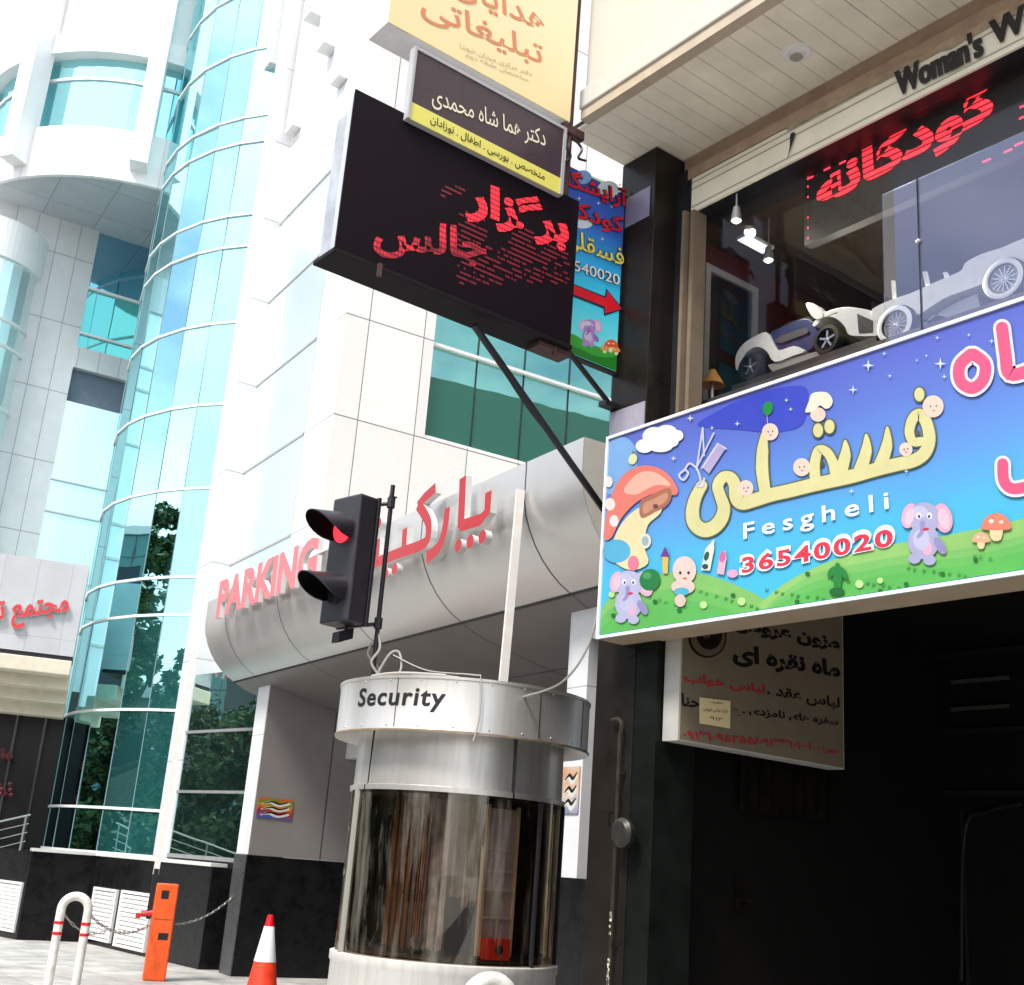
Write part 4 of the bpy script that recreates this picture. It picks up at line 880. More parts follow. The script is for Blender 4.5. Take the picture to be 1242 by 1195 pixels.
p.poly((60, 170, 60), [(60, 990), (140, 960), (230, 1010), (330, 1040), (420, 1040), (420, 1180), (60, 1090)], 4, CL)
p.poly((40, 130, 40), [(60, 1040), (160, 1030), (280, 1080), (420, 1090), (420, 1190), (60, 1110)], 4, CL)
elephant(p, 232, 940, .86, (176, 138, 206), (226, 170, 214), (150, 110, 190))
mushroom(p, 345, 1022, 1.0, (226, 90, 50)); mushroom(p, 312, 1040, .62, (240, 150, 70)); mushroom(p, 372, 1050, .6, (240, 140, 60))
ar = [(118, 694), (318, 778), (326, 738), (398, 832), (314, 856), (312, 820), (118, 744)]
p.poly((30, 40, 70), [(110, 686), (312, 766), (320, 726), (408, 834), (308, 868), (306, 830), (110, 754)]).poly((240, 26, 46), ar)
for x, y in ((180, 260), (350, 300), (280, 285), (390, 190), (300, 470)): p.star((230, 240, 255), x, y, 12)
p.build('artwork', vs)
for txt, bl, br, tl, mt in (('آرایشگاه', (60, 200), (428, 330), (60, 82), RED), ('کودک', (110, 366), (408, 470), (110, 252), RED)):
    m = tpx(fa(txt), fv, C7(*bl), C7(*br), C7(*tl), d=.008, bold=.06, mi=1)
    tpx(fa(txt), fv, C7(*bl), C7(*br), C7(*tl), d=.0092, bold=.015, mi=0, mb=m)
    m.build('lettering', [mt, mat('print_navy_ink', (.03, .02, .06), .4)], vs)
m = tpx(fa('فسقلی'), fv, C7(90, 520), C7(408, 640), C7(90, 400), d=.008, bold=.045, mi=1)
tpx(fa('فسقلی'), fv, C7(90, 520), C7(408, 640), C7(90, 400), d=.0092, bold=.012, mb=m)
m.build('lettering', [mat('print_yellow_ink', lin((244, 226, 110)), .4), mat('print_olive_ink', (.06, .06, .02), .4)], vs)
m = tpx('36540020', fv, C7(66, 608), C7(386, 712), C7(66, 552), d=.008, bold=.05, mi=1)
tpx('36540020', fv, C7(66, 608), C7(386, 712), C7(66, 552), d=.0092, bold=.006, mb=m)
m.build('lettering', [WL, mat('print_dark_blue_ink', (.02, .03, .08), .4)], vs)
# bridal shop box sign inside the passage
bs = thing('hanging_sign', (5.2, 4.55, 2.25), 'dim cream bridal box sign with black and red Persian lines under the cartoon sign', 'hanging sign')
MB().box(4.545, 5.915, 4.458, 4.57, 2.275, 3.25).build('cabinet', mat('grey_side_cabinet', (.40, .39, .36), .55, noise=.12), bs)
fb = Frame((4.545, 4.455, 2.275), (1, 0, 0))
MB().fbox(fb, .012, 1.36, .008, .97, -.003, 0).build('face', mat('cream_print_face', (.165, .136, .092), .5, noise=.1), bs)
def C2(x, y): return (780+x/4.436, 740+y/4.436)
m = tpx(fa('مزون عروس'), fb, C2(480, 120), C2(1058, 232), C2(480, 36), d=.0015, bold=.05)
tpx(fa('ماه نقره ای'), fb, C2(480, 300), C2(1062, 390), C2(480, 175), d=.0015, bold=.05, mb=m)
tpx(fa('لباس عقد .'), fb, C2(665, 470), C2(1058, 545), C2(665, 392), d=.0015, bold=.03, mb=m)
tpx(fa('سفره های نامزدی . ع'), fb, C2(468, 570), C2(1050, 640), C2(468, 505), d=.0015, bold=.03, mb=m)
tpx(fa('حنا'), fb, C2(205, 515), C2(305, 530), C2(205, 445), d=.0015, bold=.03, mb=m)
m.build('lettering', BLACK, bs)
m = tpx(fa('لباس خواب'), fb, C2(218, 395), C2(655, 462), C2(218, 330), d=.0015, bold=.03)
tpx('۰۹۱۳۱۰۹۵۲۵۵/۰۹۱۳۳۱۰۱۰۰۱', fb, C2(210, 690), C2(905, 752), C2(210, 636), d=.0015, bold=.03, mb=m)
tpx(fa('همراه:'), fb, C2(930, 770), C2(1058, 785), C2(930, 725), d=.0015, bold=.02, mb=m)
m.build('lettering', mat('print_dark_red_ink', (.36, .02, .03), .4), bs)
p = Print(fb, C2); p.ell((40, 34, 32), 345, 150, 104, 108).ell((120, 104, 88), 348, 150, 92, 98).ell((34, 28, 28), 355, 130, 70, 84).ell((110, 90, 76), 340, 120, 26, 34)
p.build('portrait_roundel', bs)
m = MB(); q = [fb.px(*C2(*t)) for t in ((300, 470), (468, 490), (465, 638), (300, 610))]; m.fpoly(fb, q, .004)
stk = m.build('pasted_label', mat('yellowed_paper', (.66, .55, .30), .6), bs)
m = tpx(fa('تخفیف'), fb, C2(355, 505), C2(425, 512), C2(355, 485), d=.005)
tpx(fa('اجاره لباس عروس'), fb, C2(318, 545), C2(450, 560), C2(318, 520), d=.005, mb=m); tpx('۰۹۱۳', fb, C2(345, 590), C2(425, 600), C2(345, 570), d=.005, mb=m)
m.build('lettering', BLACK, stk)

# ================================================================== SECURITY BOOTH
def streaked(name, col, rough, metal, amt, dirt=(.25, .20, .13)):
    """painted steel with fine vertical brush marks, drip streaks and a few scuffs"""
    m = mat(name, col, rough, metal); N = m.node_tree.nodes; L = m.node_tree.links; b = N['Principled BSDF']
    tc = N.new('ShaderNodeTexCoord'); out = None
    mp = N.new('ShaderNodeMapping'); mp.inputs['Scale'].default_value = (22, 22, 1.1); L.new(tc.outputs['Object'], mp.inputs['Vector'])
    t = N.new('ShaderNodeTexNoise'); t.inputs['Scale'].default_value = 1; t.inputs['Detail'].default_value = 8; t.inputs['Roughness'].default_value = .65; L.new(mp.outputs[0], t.inputs['Vector'])
    t2 = N.new('ShaderNodeTexNoise'); t2.inputs['Scale'].default_value = 2.2; t2.inputs['Detail'].default_value = 6; L.new(tc.outputs['Object'], t2.inputs['Vector'])
    r = N.new('ShaderNodeMapRange'); r.inputs[1].default_value = .46; r.inputs[2].default_value = .78; r.inputs[3].default_value = 0; r.inputs[4].default_value = amt*2.6; L.new(t.outputs['Fac'], r.inputs[0])
    k = N.new('ShaderNodeMath'); k.operation = 'MULTIPLY'; k.use_clamp = True; L.new(r.outputs[0], k.inputs[0]); L.new(t2.outputs['Fac'], k.inputs[1])
    x = N.new('ShaderNodeMix'); x.data_type = 'RGBA'; x.inputs[6].default_value = (*col, 1); x.inputs[7].default_value = (*dirt, 1); L.new(k.outputs[0], x.inputs[0]); L.new(x.outputs[2], b.inputs['Base Color'])
    q = N.new('ShaderNodeMapRange'); q.inputs[3].default_value = rough-.1; q.inputs[4].default_value = rough+.15; L.new(t.outputs['Fac'], q.inputs[0]); L.new(q.outputs[0], b.inputs['Roughness'])
    return m
KC = Vector((4.77, 6.67, 0))
kb = thing('security_booth', KC, 'round white steel booth with tinted glass and a Security band around its roof', 'booth')
KW = streaked('booth_steel', (.60, .58, .545), .34, .68, .26)
MB().lathe([(.01, .0), (.80, .0), (.80, .12), (.725, .13), (.712, .97), (.722, .985), (.722, 1.03), (.70, 1.036), (.01, 1.036)], KC, 64).build('base', streaked('white_booth_base', (.60, .59, .56), .45, 0, .3), kb, smooth=True)
gm = clear_glass('bronze_glass', (.64, .55, .44), (.95, .9, .8), .10, sheen=(.40, .37, .31), sheenfac=.30, streak=True)
kg = MB().lathe([(.692, 1.036), (.692, 2.0)], KC, 64, 0, 360).build('glass', gm, kb, smooth=True)
SEAL = mat('grey_seal_post', (.34, .33, .29), .4, .3)
def kp(a, r, z): return (KC.x+r*math.cos(R(a)), KC.y+r*math.sin(R(a)), z)
for a in (170, 283, 318, 20, 95): MB().tube([kp(a, .694, 1.036), kp(a, .694, 2.0)], .022 if a == 170 else .016, 8).build('glass_post', SEAL if a == 170 else DARKM, kb)
MB().lathe([(.69, 2.0), (.705, 2.0), (.705, 2.03), (.685, 2.035), (.68, 2.38), (.6, 2.38)], KC, 64, 264, 538).build('drum', KW, kb, smooth=True)
MB().lathe([(.69, 2.0), (.705, 2.0), (.705, 2.03), (.685, 2.035), (.675, 2.37), (.6, 2.37)], KC, 32, 179, 262.9).build('drum', KW, kb, smooth=True)
MB().lathe([(.69, 2.0), (.700, 2.0), (.700, 2.02), (.672, 2.03), (.668, 2.37)], KC, 24, 264, 360).build('door_head', mat('shaded_steel', (.33, .32, .31), .45, .3, noise=.15), kb, smooth=True)  # darker steel paints the shade on the booth's right side
MB().tube([kp(263.4, .69, 2.03), kp(263.4, .688, 2.37)], .009, 6).build('seam', DARKM, kb)
rg = MB().lathe([(.60, 2.372), (.80, 2.345), (.842, 2.338), (.842, 2.35), (.836, 2.36), (.836, 2.655), (.843, 2.66), (.843, 2.676), (.80, 2.676), (.79, 2.60), (.01, 2.58)], KC, 80).build('roof_ring', KW, kb, smooth=True)
MB().lathe([(.8435, 2.342), (.8465, 2.342), (.8465, 2.352), (.8435, 2.352)], KC, 80).build('rim', mat('rusty_rim', (.30, .22, .13), .6, noise=.5, nscale=9), rg)
for a in (204, 268, 300): MB().tube([kp(a, .8365, 2.362), kp(a, .8365, 2.655)], .0025, 5).build('sheet_joint', DARKM, rg)
for a in range(170, 320, 15):
    for z in (2.375, 2.645): MB().sphere(kp(a, .8365, z), .006, 8).build('rivet', ALU, rg)
# Security, bent around the ring
txt = text_mb('Security', Frame((0, 0, 0), (1, 0, 0)), (0, 0), (.66, 0), (0, .150), d=0, bold=.022, shear=.06, space=1.12)
A0 = 181.0; V = []
for x, y, z in txt.v:
    a = A0+math.degrees(x/.838); V.append(kp(a, .8385, 2.455+z))
txt.v = V; txt.build('lettering', BLACK, rg, solid=2)
# inside the booth
DKB = mat('booth_interior', (.055, .042, .030), .8, noise=.4, nscale=6)
MB().lathe([(.01, 1.045), (.62, 1.045), (.62, 1.06), (.01, 1.06)], KC, 40).build('counter', DKB, kb)
MB().lathe([(.60, 1.061), (.60, 1.99)], KC, 40, -40, 150).build('back_panel', DKB, kb)
MB().lathe([(.66, 1.99), (.01, 1.99)], KC, 40).build('ceiling', DKB, kb)
for a, r, w, col, nm in ((205, .42, .05, (.16, .055, .02), 'brown_curtain'), (218, .46, .07, (.30, .27, .33), 'mauve_curtain'), (228, .44, .05, (.34, .31, .27), 'beige_curtain'), (213, .50, .02, (.20, .08, .04), 'rust_curtain'), (243, .40, .035, (.42, .39, .34), 'cream_curtain'), (196, .5, .06, (.12, .05, .02), 'umber_curtain'), (252, .40, .03, (.28, .20, .13), 'tan_curtain')):
    c = Vector(kp(a, r, 0)); ts = Vector((-math.sin(R(a)), math.cos(R(a)), 0)); m = MB(); n = 12; P0 = []; random.seed(int(a))
    for i in range(n+1):
        s_ = -1+2*i/n; o_ = .018*math.sin(i*2.1+a); P0.append(c+ts*w*s_*1.6+Vector(kp(a, 1, 0)).normalized()*o_)
    zb = random.uniform(1.1, 1.4) if w < .06 else 1.08
    m.add([(q.x, q.y, zb+random.random()*.03) for q in P0]+[(q.x, q.y, 1.97) for q in P0], [(i, i+1, n+2+i, n+1+i) for i in range(n)])
    tag(m.build('curtain', mat(nm, col, .8, noise=.45, nscale=14)), {205: 'brown strip of cloth hanging at the left inside the booth glass', 218: 'broad mauve cloth hanging inside the left half of the booth', 228: 'beige cloth strip hanging beside the mauve cloth in the booth', 213: 'narrow rust coloured cloth strip in front of the mauve one in the booth', 243: 'pale cream cloth strip hanging in the middle of the booth window', 196: 'dark umber cloth at the far left edge of the booth glass', 252: 'tan cloth strip hanging left of the white panel in the booth'}[a], 'cloth')
ca = R(268); d = Vector((-math.sin(ca), math.cos(ca), 0))
wp = thing('notice_board', kp(268, .50, 1.07), 'pale lilac panel with shelf lines standing upright inside the booth beside its door', 'board')
nb_ = Vector((math.cos(ca), math.sin(ca), 0)); c = Vector(kp(268, .52, 1.52))
MB().obox(c, d*.105, nb_*.008, (0, 0, .42)).build('panel', mat('lilac_panel_sheet', (.46, .42, .56), .5, noise=.2, nscale=4), wp)
m = MB(); m.obox(c-d*.118+nb_*.004, d*.012, nb_*.016, (0, 0, .44)); m.obox(c+d*.118+nb_*.004, d*.008, nb_*.016, (0, 0, .44)); m.build('frame', mat('cream_strip', (.62, .56, .46), .5), wp)
for z in (1.30, 1.46, 1.57, 1.70): MB().obox(Vector((c.x, c.y, z))+nb_*.0145, d*.104, nb_*.006, (0, 0, .006)).build('shelf_edge', mat('pale_edge', (.55, .53, .60), .5), wp)
rc = Vector(kp(266, .575, 1.125))
rb = thing('red_box', (rc.x, rc.y, 1.06), 'small red box with a dark round knob low inside the booth', 'box')
ca = R(266); d = Vector((-math.sin(ca), math.cos(ca), 0)); nb_ = Vector((math.cos(ca), math.sin(ca), 0))
MB().obox(rc, d*.085, nb_*.035, (0, 0, .062)).build('body', mat('red_box_paint', (.72, .05, .035), .4, noise=.1), rb, bev=.006)
MB().tube([rc+nb_*.036, rc+nb_*.045], .026, 16).build('knob', BLACK, rb)
# cables on the roof, pole and traffic light
pole = Vector((4.085, 6.77, 0))
tl = thing('traffic_light', (pole.x, pole.y, 2.66), 'dark two lamp traffic light with red lit, on a thin pole above the booth', 'traffic light')
TLM = mat('signal_housing', (.030, .027, .034), .38, spec=.5, noise=.15)
m = MB(); m.tube([(pole.x, pole.y, 2.58), (pole.x, pole.y, 4.02)], .016, 10); m.tube([(pole.x-.02, pole.y, 3.94), (pole.x+.035, pole.y-.01, 3.94)], .006, 6)
m.build('pole', DARKM, tl, smooth=True)
fz = R(261); fd_ = Vector((math.sin(fz), math.cos(fz), 0)); sd_ = Vector((fd_.y, -fd_.x, 0))   # facing, and its side
hc = Vector((3.86, 6.855, 3.455))
hb = MB().obox(hc, fd_*.075, sd_*.145, (0, 0, .43)).build('housing', TLM, tl, bev=.014)
MB().obox(hc-fd_*.088, fd_*.012, sd_*.152, (0, 0, .437)).build('back_frame', mat('signal_back', (.02, .02, .028), .4), hb, bev=.004)
for z in (3.86, 3.03):
    m = MB(); m.tube([hc-fd_*.08+Vector((0, 0, z-3.455)), Vector((pole.x, pole.y, z+.03))], .014, 8); m.tube([(pole.x, pole.y, z), (pole.x, pole.y, z+.07)], .028, 10)
    m.build('bracket', DARKM, tl)
for k, (dz, em) in enumerate(((.20, True), (-.21, False))):
    lc = hc+fd_*.076+Vector((0, 0, dz)); up = Vector((0, 0, 1))
    m = MB(); V = []
    for rr, dd in ((0, .03), (.06, .024), (.098, .006)):
        V += [lc+fd_*dd+(sd_*math.cos(2*math.pi*i/24)+up*math.sin(2*math.pi*i/24))*rr for i in range(24)]
    m.add(V, [(24*j+i, 24*j+(i+1) % 24, 24*j+24+(i+1) % 24, 24*j+24+i) for j in (0, 1) for i in range(24)])
    m.build('lens', emit('red_signal', (1, .03, .05), .8) if em else mat('dark_lens', (.012, .014, .014), .12), tl, smooth=True)
    m = MB(); V = []; n = 22
    for i in range(n+1):                                  # hooded visor: long on top, cut away below
        a = R(-38+256*i/n); L_ = .29*(.06+.94*max(0, (math.sin(a)+.62)/1.62)**.62); dr = sd_*math.cos(a)+up*math.sin(a)
        V += [lc+dr*.112-fd_*.004, lc+dr*.118+fd_*L_-Vector((0, 0, .05*L_/.26)), lc+dr*.104-fd_*.004, lc+dr*.110+fd_*L_-Vector((0, 0, .05*L_/.26))]
    F = []
    for i in range(n): a_, b_ = 4*i, 4*i+4; F += [(a_, b_, b_+1, a_+1), (a_+1, b_+1, b_+3, a_+3)]
    m.add(V, F, 0); m.add(V, [(4*i+2, 4*i+3, 4*i+7, 4*i+6) for i in range(n)], 1); m.build('visor', [TLM, mat('visor_inside', (.004, .004, .004), .9, spec=.05)], tl, smooth=True)
fc = hc+Vector((.02, .0, -.50))
m = MB(); m.tube([hc+Vector((.04, 0, -.43)), fc+Vector((.02, 0, .02))], .014, 8); m.obox(fc, (fd_*.06+Vector((0, 0, -.025))), sd_*.035, Vector((0, 0, .035)))
m.build('floodlight', DARKM, tl, bev=.004)
cb = MB(); random.seed(9)
CBM = mat('grey_cable', (.38, .36, .33), .6)
cb.tube(cat_rom([(pole.x, pole.y, 3.02), (4.10, 6.74, 2.9), (4.06, 6.76, 2.8), (4.12, 6.72, 2.70), (4.05, 6.70, 2.675)], 6), .009, 6)
cb.tube(cat_rom([(pole.x, pole.y, 2.98), (4.05, 6.80, 2.86), (4.13, 6.76, 2.76), (4.08, 6.70, 2.69), (4.22, 6.42, 2.68)], 6), .008, 6)
cb.tube(cat_rom([(4.10, 6.76, 2.70), (4.15, 6.70, 2.86), (4.20, 6.66, 2.88), (4.20, 6.62, 2.76), (4.14, 6.66, 2.685)], 6), .008, 6)
cb.tube(cat_rom([(4.17, 6.68, 2.86), (4.26, 6.40, 2.75), (4.33, 5.99, 2.70), (4.345, 5.935, 2.67), (4.35, 5.925, 2.45), (4.33, 5.94, 2.30)], 6), .005, 6)
for k in range(3): cb.tube(cat_rom([(4.12, 6.72, 2.69), (3.98+.03*k, 6.60-.05*k, 2.685), (4.02+.05*k, 6.32-.06*k, 2.69), (4.2+.1*k, 6.1, 2.685)], 6), .010, 6)
tag(cb.build('cable_bundle', CBM, smooth=True), 'loose bundle of grey cables at the traffic light foot on the booth roof', 'cables')
hw = MB().tube(cat_rom([(4.50, 5.062, 3.05), (4.47, 5.12, 2.80), (4.45, 5.3, 2.62), (4.62, 5.85, 2.60), (4.75, 6.1, 2.62)], 8), .007, 6)
tag(hw.build('hanging_cable', CBM, smooth=True), 'single thin cable drooping from the black pillar to the booth roof', 'cable')

# ================================================================== BARRIERS, BOLLARDS, CONE
ORG = mat('orange_barrier_paint', lin((240, 92, 30)), .42, noise=.32, nscale=7)
def barrier(loc, label, h=1.14, arm=3.75):
    b = thing('boom_barrier', loc, label, 'barrier', 'raised parking barriers', 0)
    x, y = loc[0], loc[1]
    fz = R(200); f = Vector((math.sin(fz), math.cos(fz), 0)); s_ = Vector((-f.y, f.x, 0)); c = Vector((x, y, 0))
    m = MB(); m.obox(c+Vector((0, 0, h/2)), f*.115, s_*.135, (0, 0, h/2)); cab = m.build('cabinet', ORG, b, bev=.018)
    m = MB(); m.obox(c+f*.1165+Vector((0, 0, h-.13))+s_*-.02, f*.002, s_*.045, (0, 0, .05)); m.obox(c+f*.1165+Vector((0, 0, h-.62))-s_*-.03, f*.002, s_*.06, (0, 0, .04)); m.build('slot', BLACK, cab)
    m = MB(); m.obox(c+f*.117+Vector((0, 0, h-.42)), f*.0015, s_*.11, (0, 0, .006)); m.build('door_gap', mat('dark_orange_gap', (.35, .08, .015), .6), cab)
    hs = c+s_*-.16+f*.02
    m = MB(); m.tube([c+s_*-.13+Vector((0, 0, h-.36)), c+s_*-.27+Vector((0, 0, h-.38))], [.05, .035], 12); m.obox(c+s_*-.30+Vector((0, 0, h-.40)), s_*.03, f*.05, (0, 0, .03)); m.build('hub', mat('red_hub', (.55, .02, .02), .4), b, smooth=True)
    m = MB(); m.obox(c+s_*-.30+Vector((0, 0, h-.35)), s_*.02, f*.03, (0, 0, .018)); m.build('hub_cap', WHITE, b)
    a0 = c+s_*-.175+Vector((0, 0, h-.35)); ln = Vector((.02, 0, 1)).normalized()
    MB().obox(a0+ln*.22, f*.03, s_*.03, ln*.30).build('arm_clamp', BLACK, b, bev=.004)
    L_ = arm; m = MB(); n = int(L_/.11)
    for i in range(n):
        h_ = L_/n; m.obox(a0+ln*(.45+h_*(i+.5)), f*.020, s_*.036, ln*(h_/2), i % 2)
    m.build('arm', [mat('white_arm', (.80, .78, .74), .45, noise=.08), mat('faded_red_band', (.78, .73, .69), .45)], b)
    return b
ba = barrier((6.57, 15.30, 0), 'bright orange cabinet barrier with raised white arm in front of the black vents')
bb = PL(5.3, 8.8, 0)+Vector((.164, -.06, 0))
barrier((bb.x, bb.y, 0), 'barrier behind the booth, only its raised white arm showing above the roof', 1.14, 3.6)
def hoop(loc, rz, label):
    h = thing('hoop_bollard', loc, label, 'bollard', 'white hoop bollards', rz)
    c = Vector(loc); w = .14; r = .047; top = 1.04; d = Vector((math.cos(rz), math.sin(rz), 0))
    pa = [c-d*w, c-d*w+Vector((0, 0, top-w-r))]+[c+d*w*-math.cos(t)+Vector((0, 0, top-w-r+w*math.sin(t))) for t in (math.pi*k/14 for k in range(1, 14))]+[c+d*w+Vector((0, 0, top-w-r)), c+d*w]
    MB().tube(pa, r, 16).build('tube', mat('white_bollard_paint', (.76, .75, .70), .4, noise=.3, nscale=9), h, smooth=True)
    for s_ in (-1, 1):
        for z in (.70, .59): MB().tube([c+d*w*s_+Vector((0, 0, z)), c+d*w*s_+Vector((0, 0, z+.03))], r+.004, 16).build('red_band', RED, h, smooth=True)
    for s_ in (-1, 1): MB().lathe([(.085, 0), (.085, .012), (r, .014)], c+d*w*s_, 20).build('foot_plate', mat('white_bollard_paint', (.8, .79, .75)), h)
    return h
h1 = hoop((4.93, 13.85, 0), R(-20), 'white hoop bollard with red bands standing on the paving near the vents')
hoop((4.41, 5.70, 0), R(-12), 'white hoop bollard whose top shows at the bottom edge before the booth')
CHM = mat('chain_steel', (.42, .41, .38), .4, .7)
def chain(a, b, sag, label):
    a, b = Vector(a), Vector(b); m = MB(); n = max(8, int((b-a).length/.07)); pts = [a.lerp(b, i/n)-Vector((0, 0, sag*4*(i/n)*(1-i/n))) for i in range(n+1)]
    for i in range(n):
        p, q = pts[i], pts[i+1]; t = (q-p); u_ = t.normalized().cross(Vector((0, 0, 1))).normalized() if i % 2 else Vector((0, 0, 1))
        mid = (p+q)/2; L_ = t*.62; w = u_*.014; ring = [mid+L_*math.cos(2*math.pi*k/8)+w*math.sin(2*math.pi*k/8) for k in range(9)]
        m.tube(ring, .006, 5, cap=False)
    tag(m.build('chain', CHM), label, 'chain', 'chains strung between the bollards')
chain((4.80, 13.88, .84), PL(3.9, 14.6, .62), .10, 'slack steel chain running left from the white hoop bollard')
chain((5.06, 13.82, .84), (6.44, 15.30, .66), .16, 'slack steel chain between the white hoop bollard and the orange barrier')
chain((6.70, 15.30, .66), PL(6.18, 16.9, 1.0), .10, 'slack steel chain from the orange barrier to the granite column foot')
cn = thing('traffic_cone', (6.97, 13.22, 0), 'orange and white traffic cone standing in front of the dark car park', 'traffic cone')
OC = mat('orange_cone_plastic', lin((236, 62, 34)), .45, noise=.3, nscale=9)
def cr_(z): return .034+(.92-z)/.92*.165
MB().box(6.97-.21, 6.97+.21, 13.22-.21, 13.22+.21, .0, .035).build('base', OC, cn, bev=.012)
MB().lathe([(cr_(.036), .036), (cr_(.42), .42)], cn.location, 32).build('lower_band', OC, cn, smooth=True)
MB().lathe([(cr_(.421), .421), (cr_(.421)+.003, .424), (cr_(.80)+.003, .797), (cr_(.80), .80)], cn.location, 32).build('white_sleeve', mat('white_sleeve', (.78, .78, .78), .4), cn, smooth=True)
MB().lathe([(cr_(.801), .801), (cr_(.92), .92), (.02, .925), (.018, .86)], cn.location, 32).build('tip', RED, cn, smooth=True)

# ------------------------------------------------------------------ plaques, gas pipe, railing
def plaque(fr, a0, a1, b0, b1, label, stops=((0, (60, 110, 190)), (.3, (190, 40, 40)), (.55, (236, 150, 40)), (.8, (90, 160, 50)), (1, (230, 110, 50)))):
    t = thing('wall_plaque', fr.w((a0+a1)/2, b0), label, 'plaque')
    MB().fbox(fr, a0, a1, b0, b1, .001, .012).build('plate', vgrad('plaque_print_%d' % len(MAT), list(stops), 0, b1-b0, nz=.4, nscale=5), t)
    p = Print(fr, lambda x, y: (x, y), d0=.0125); w, h = a1-a0, b1-b0
    p.loc = lambda q: (a0+w*q[0], b1-h*q[1])
    for y in (.25, .52, .8): p.stroke((248, 246, 236), [(.12, y+.06), (.35, y-.04), (.6, y+.08), (.88, y-.04)], [.06, .16, .10], 5)
    for y in (.2, .47, .74): p.stroke((24, 20, 26), [(.16, y+.08), (.4, y-.02), (.62, y+.06), (.84, y-.05)], [.04, .09, .05], 5)
    p.build('emblem', t)
fr = Frame(PL(0, 16.622, 0), PN_)
plaque(fr, 6.25, 6.77, 2.07, 2.34, 'small bright multicoloured plaque with black and white swirls on the grey wall')
fr = Frame(PL(6.197, 0, 0), -PT_)
plaque(fr, -9.05, -8.80, 2.10, 2.50, 'small pale orange plaque on the white jamb behind the booth', ((0, (150, 160, 200)), (.35, (236, 220, 205)), (.7, (240, 170, 110)), (1, (236, 210, 190))))
gp_ = thing('gas_pipe', (4.44, 4.79, 0), 'thin rusty gas pipe with a round regulator on the dark shop pier', 'gas pipe')
PIPE = mat('old_brass_pipe', (.05, .038, .024), .45, .6, noise=.5, nscale=14)
MB().tube([(4.46, 4.80, 0), (4.46, 4.80, 1.84), (4.46, 4.80, 2.30)], .011, 8).build('pipe', PIPE, gp_, smooth=True)
MB().tube(cat_rom([(4.46, 4.80, 2.30), (4.46, 4.79, 2.36), (4.46, 4.82, 2.39), (4.47, 4.88, 2.385)], 5), .012, 8).build('elbow', PIPE, gp_, smooth=True)
MB().lathe([(.001, 1.74), (.062, 1.745), (.075, 1.765), (.075, 1.79), (.055, 1.81), (.001, 1.815)], (0, 0, 0), 28).build('regulator', mat('tarnished_regulator', (.045, .042, .036), .45, .6, noise=.4, nscale=16), gp_, smooth=True)
rg_ = gp_.children[-1] if gp_.children[-1].name.startswith('regulator') else [c for c in gp_.children if c.name.startswith('regulator')][0]
rg_.data.transform(Matrix.Translation((4.44, 4.79, 0)) @ Matrix.Translation((0, 0, -1.778)))
rg_.data.transform(Matrix.Rotation(R(-90), 4, 'Y')); rg_.location = (-.03, -.095, 1.80)
m = MB(); m.tube([(4.45, 4.80, 1.83), (4.42, 4.70, 1.80)], .014, 8); m.sphere((4.455, 4.80, 1.83), .026, 12); m.tube([(4.43, 4.83, 1.83), (4.43, 4.83, 1.90)], .008, 8); m.obox((4.43, 4.83, 1.90), (.006, 0, 0), (0, .03, 0), (0, 0, .005))
m.build('valve', mat('worn_brass', (.022, .017, .009), .4, .7, noise=.3), gp_, smooth=True)
for z in (.6, 1.25, 2.1): MB().box(4.455, 4.502, 4.785, 4.815, z, z+.02).build('pipe_clip', PIPE, gp_)
m = MB(); random.seed(4)
for i in range(26): z = 1.02+random.random()**1.5*.42; m.box(4.4465, 4.449, 4.794+random.uniform(-.006, .004), 4.80+random.uniform(.0, .006), z, z+random.uniform(.006, .03))
m.build('peeling_paint', mat('flaky_paint', (.62, .56, .44), .6), gp_)
rl = thing('stair_railing', PL(3.6, 20.6, 1.3), 'slim steel stair railing at the far left before the dark entrance', 'railing')
ra, rb_ = PL(4.28, 21.75, 1.93), PL(2.9, 20.9, 1.52)
for k in range(4): MB().tube([ra-Vector((0, 0, .14*k)), rb_-Vector((0, 0, .14*k))], .016 if k == 0 else .008, 8).build('rail', CHM, rl, smooth=True)
for s_ in (.05, .55, .98):
    c = ra.lerp(rb_, s_); MB().tube([c, (c.x, c.y, c.z-.60 if s_ > .1 else 1.36)], .016, 8).build('post', CHM, rl, smooth=True)
for k, (px, py, lab) in enumerate(((8, 917, 'upper red blossom shaped light in the dark entrance at the left edge'), (6, 957, 'lower red blossom shaped light in the dark entrance at the left edge'))):
    v = ray(px, py); t = 24.2/math.hypot(v.x, v.y); c = EYE+v*t; m = MB(); random.seed(k)
    for i in range(9): m.sphere(c+Vector((random.uniform(-.12, .12), random.uniform(-.1, .1), random.uniform(-.1, .1))), .045, 8)
    tag(m.build('red_light', emit('dim_red_light', (.6, .02, .03), .03), smooth=True), lab, 'light')

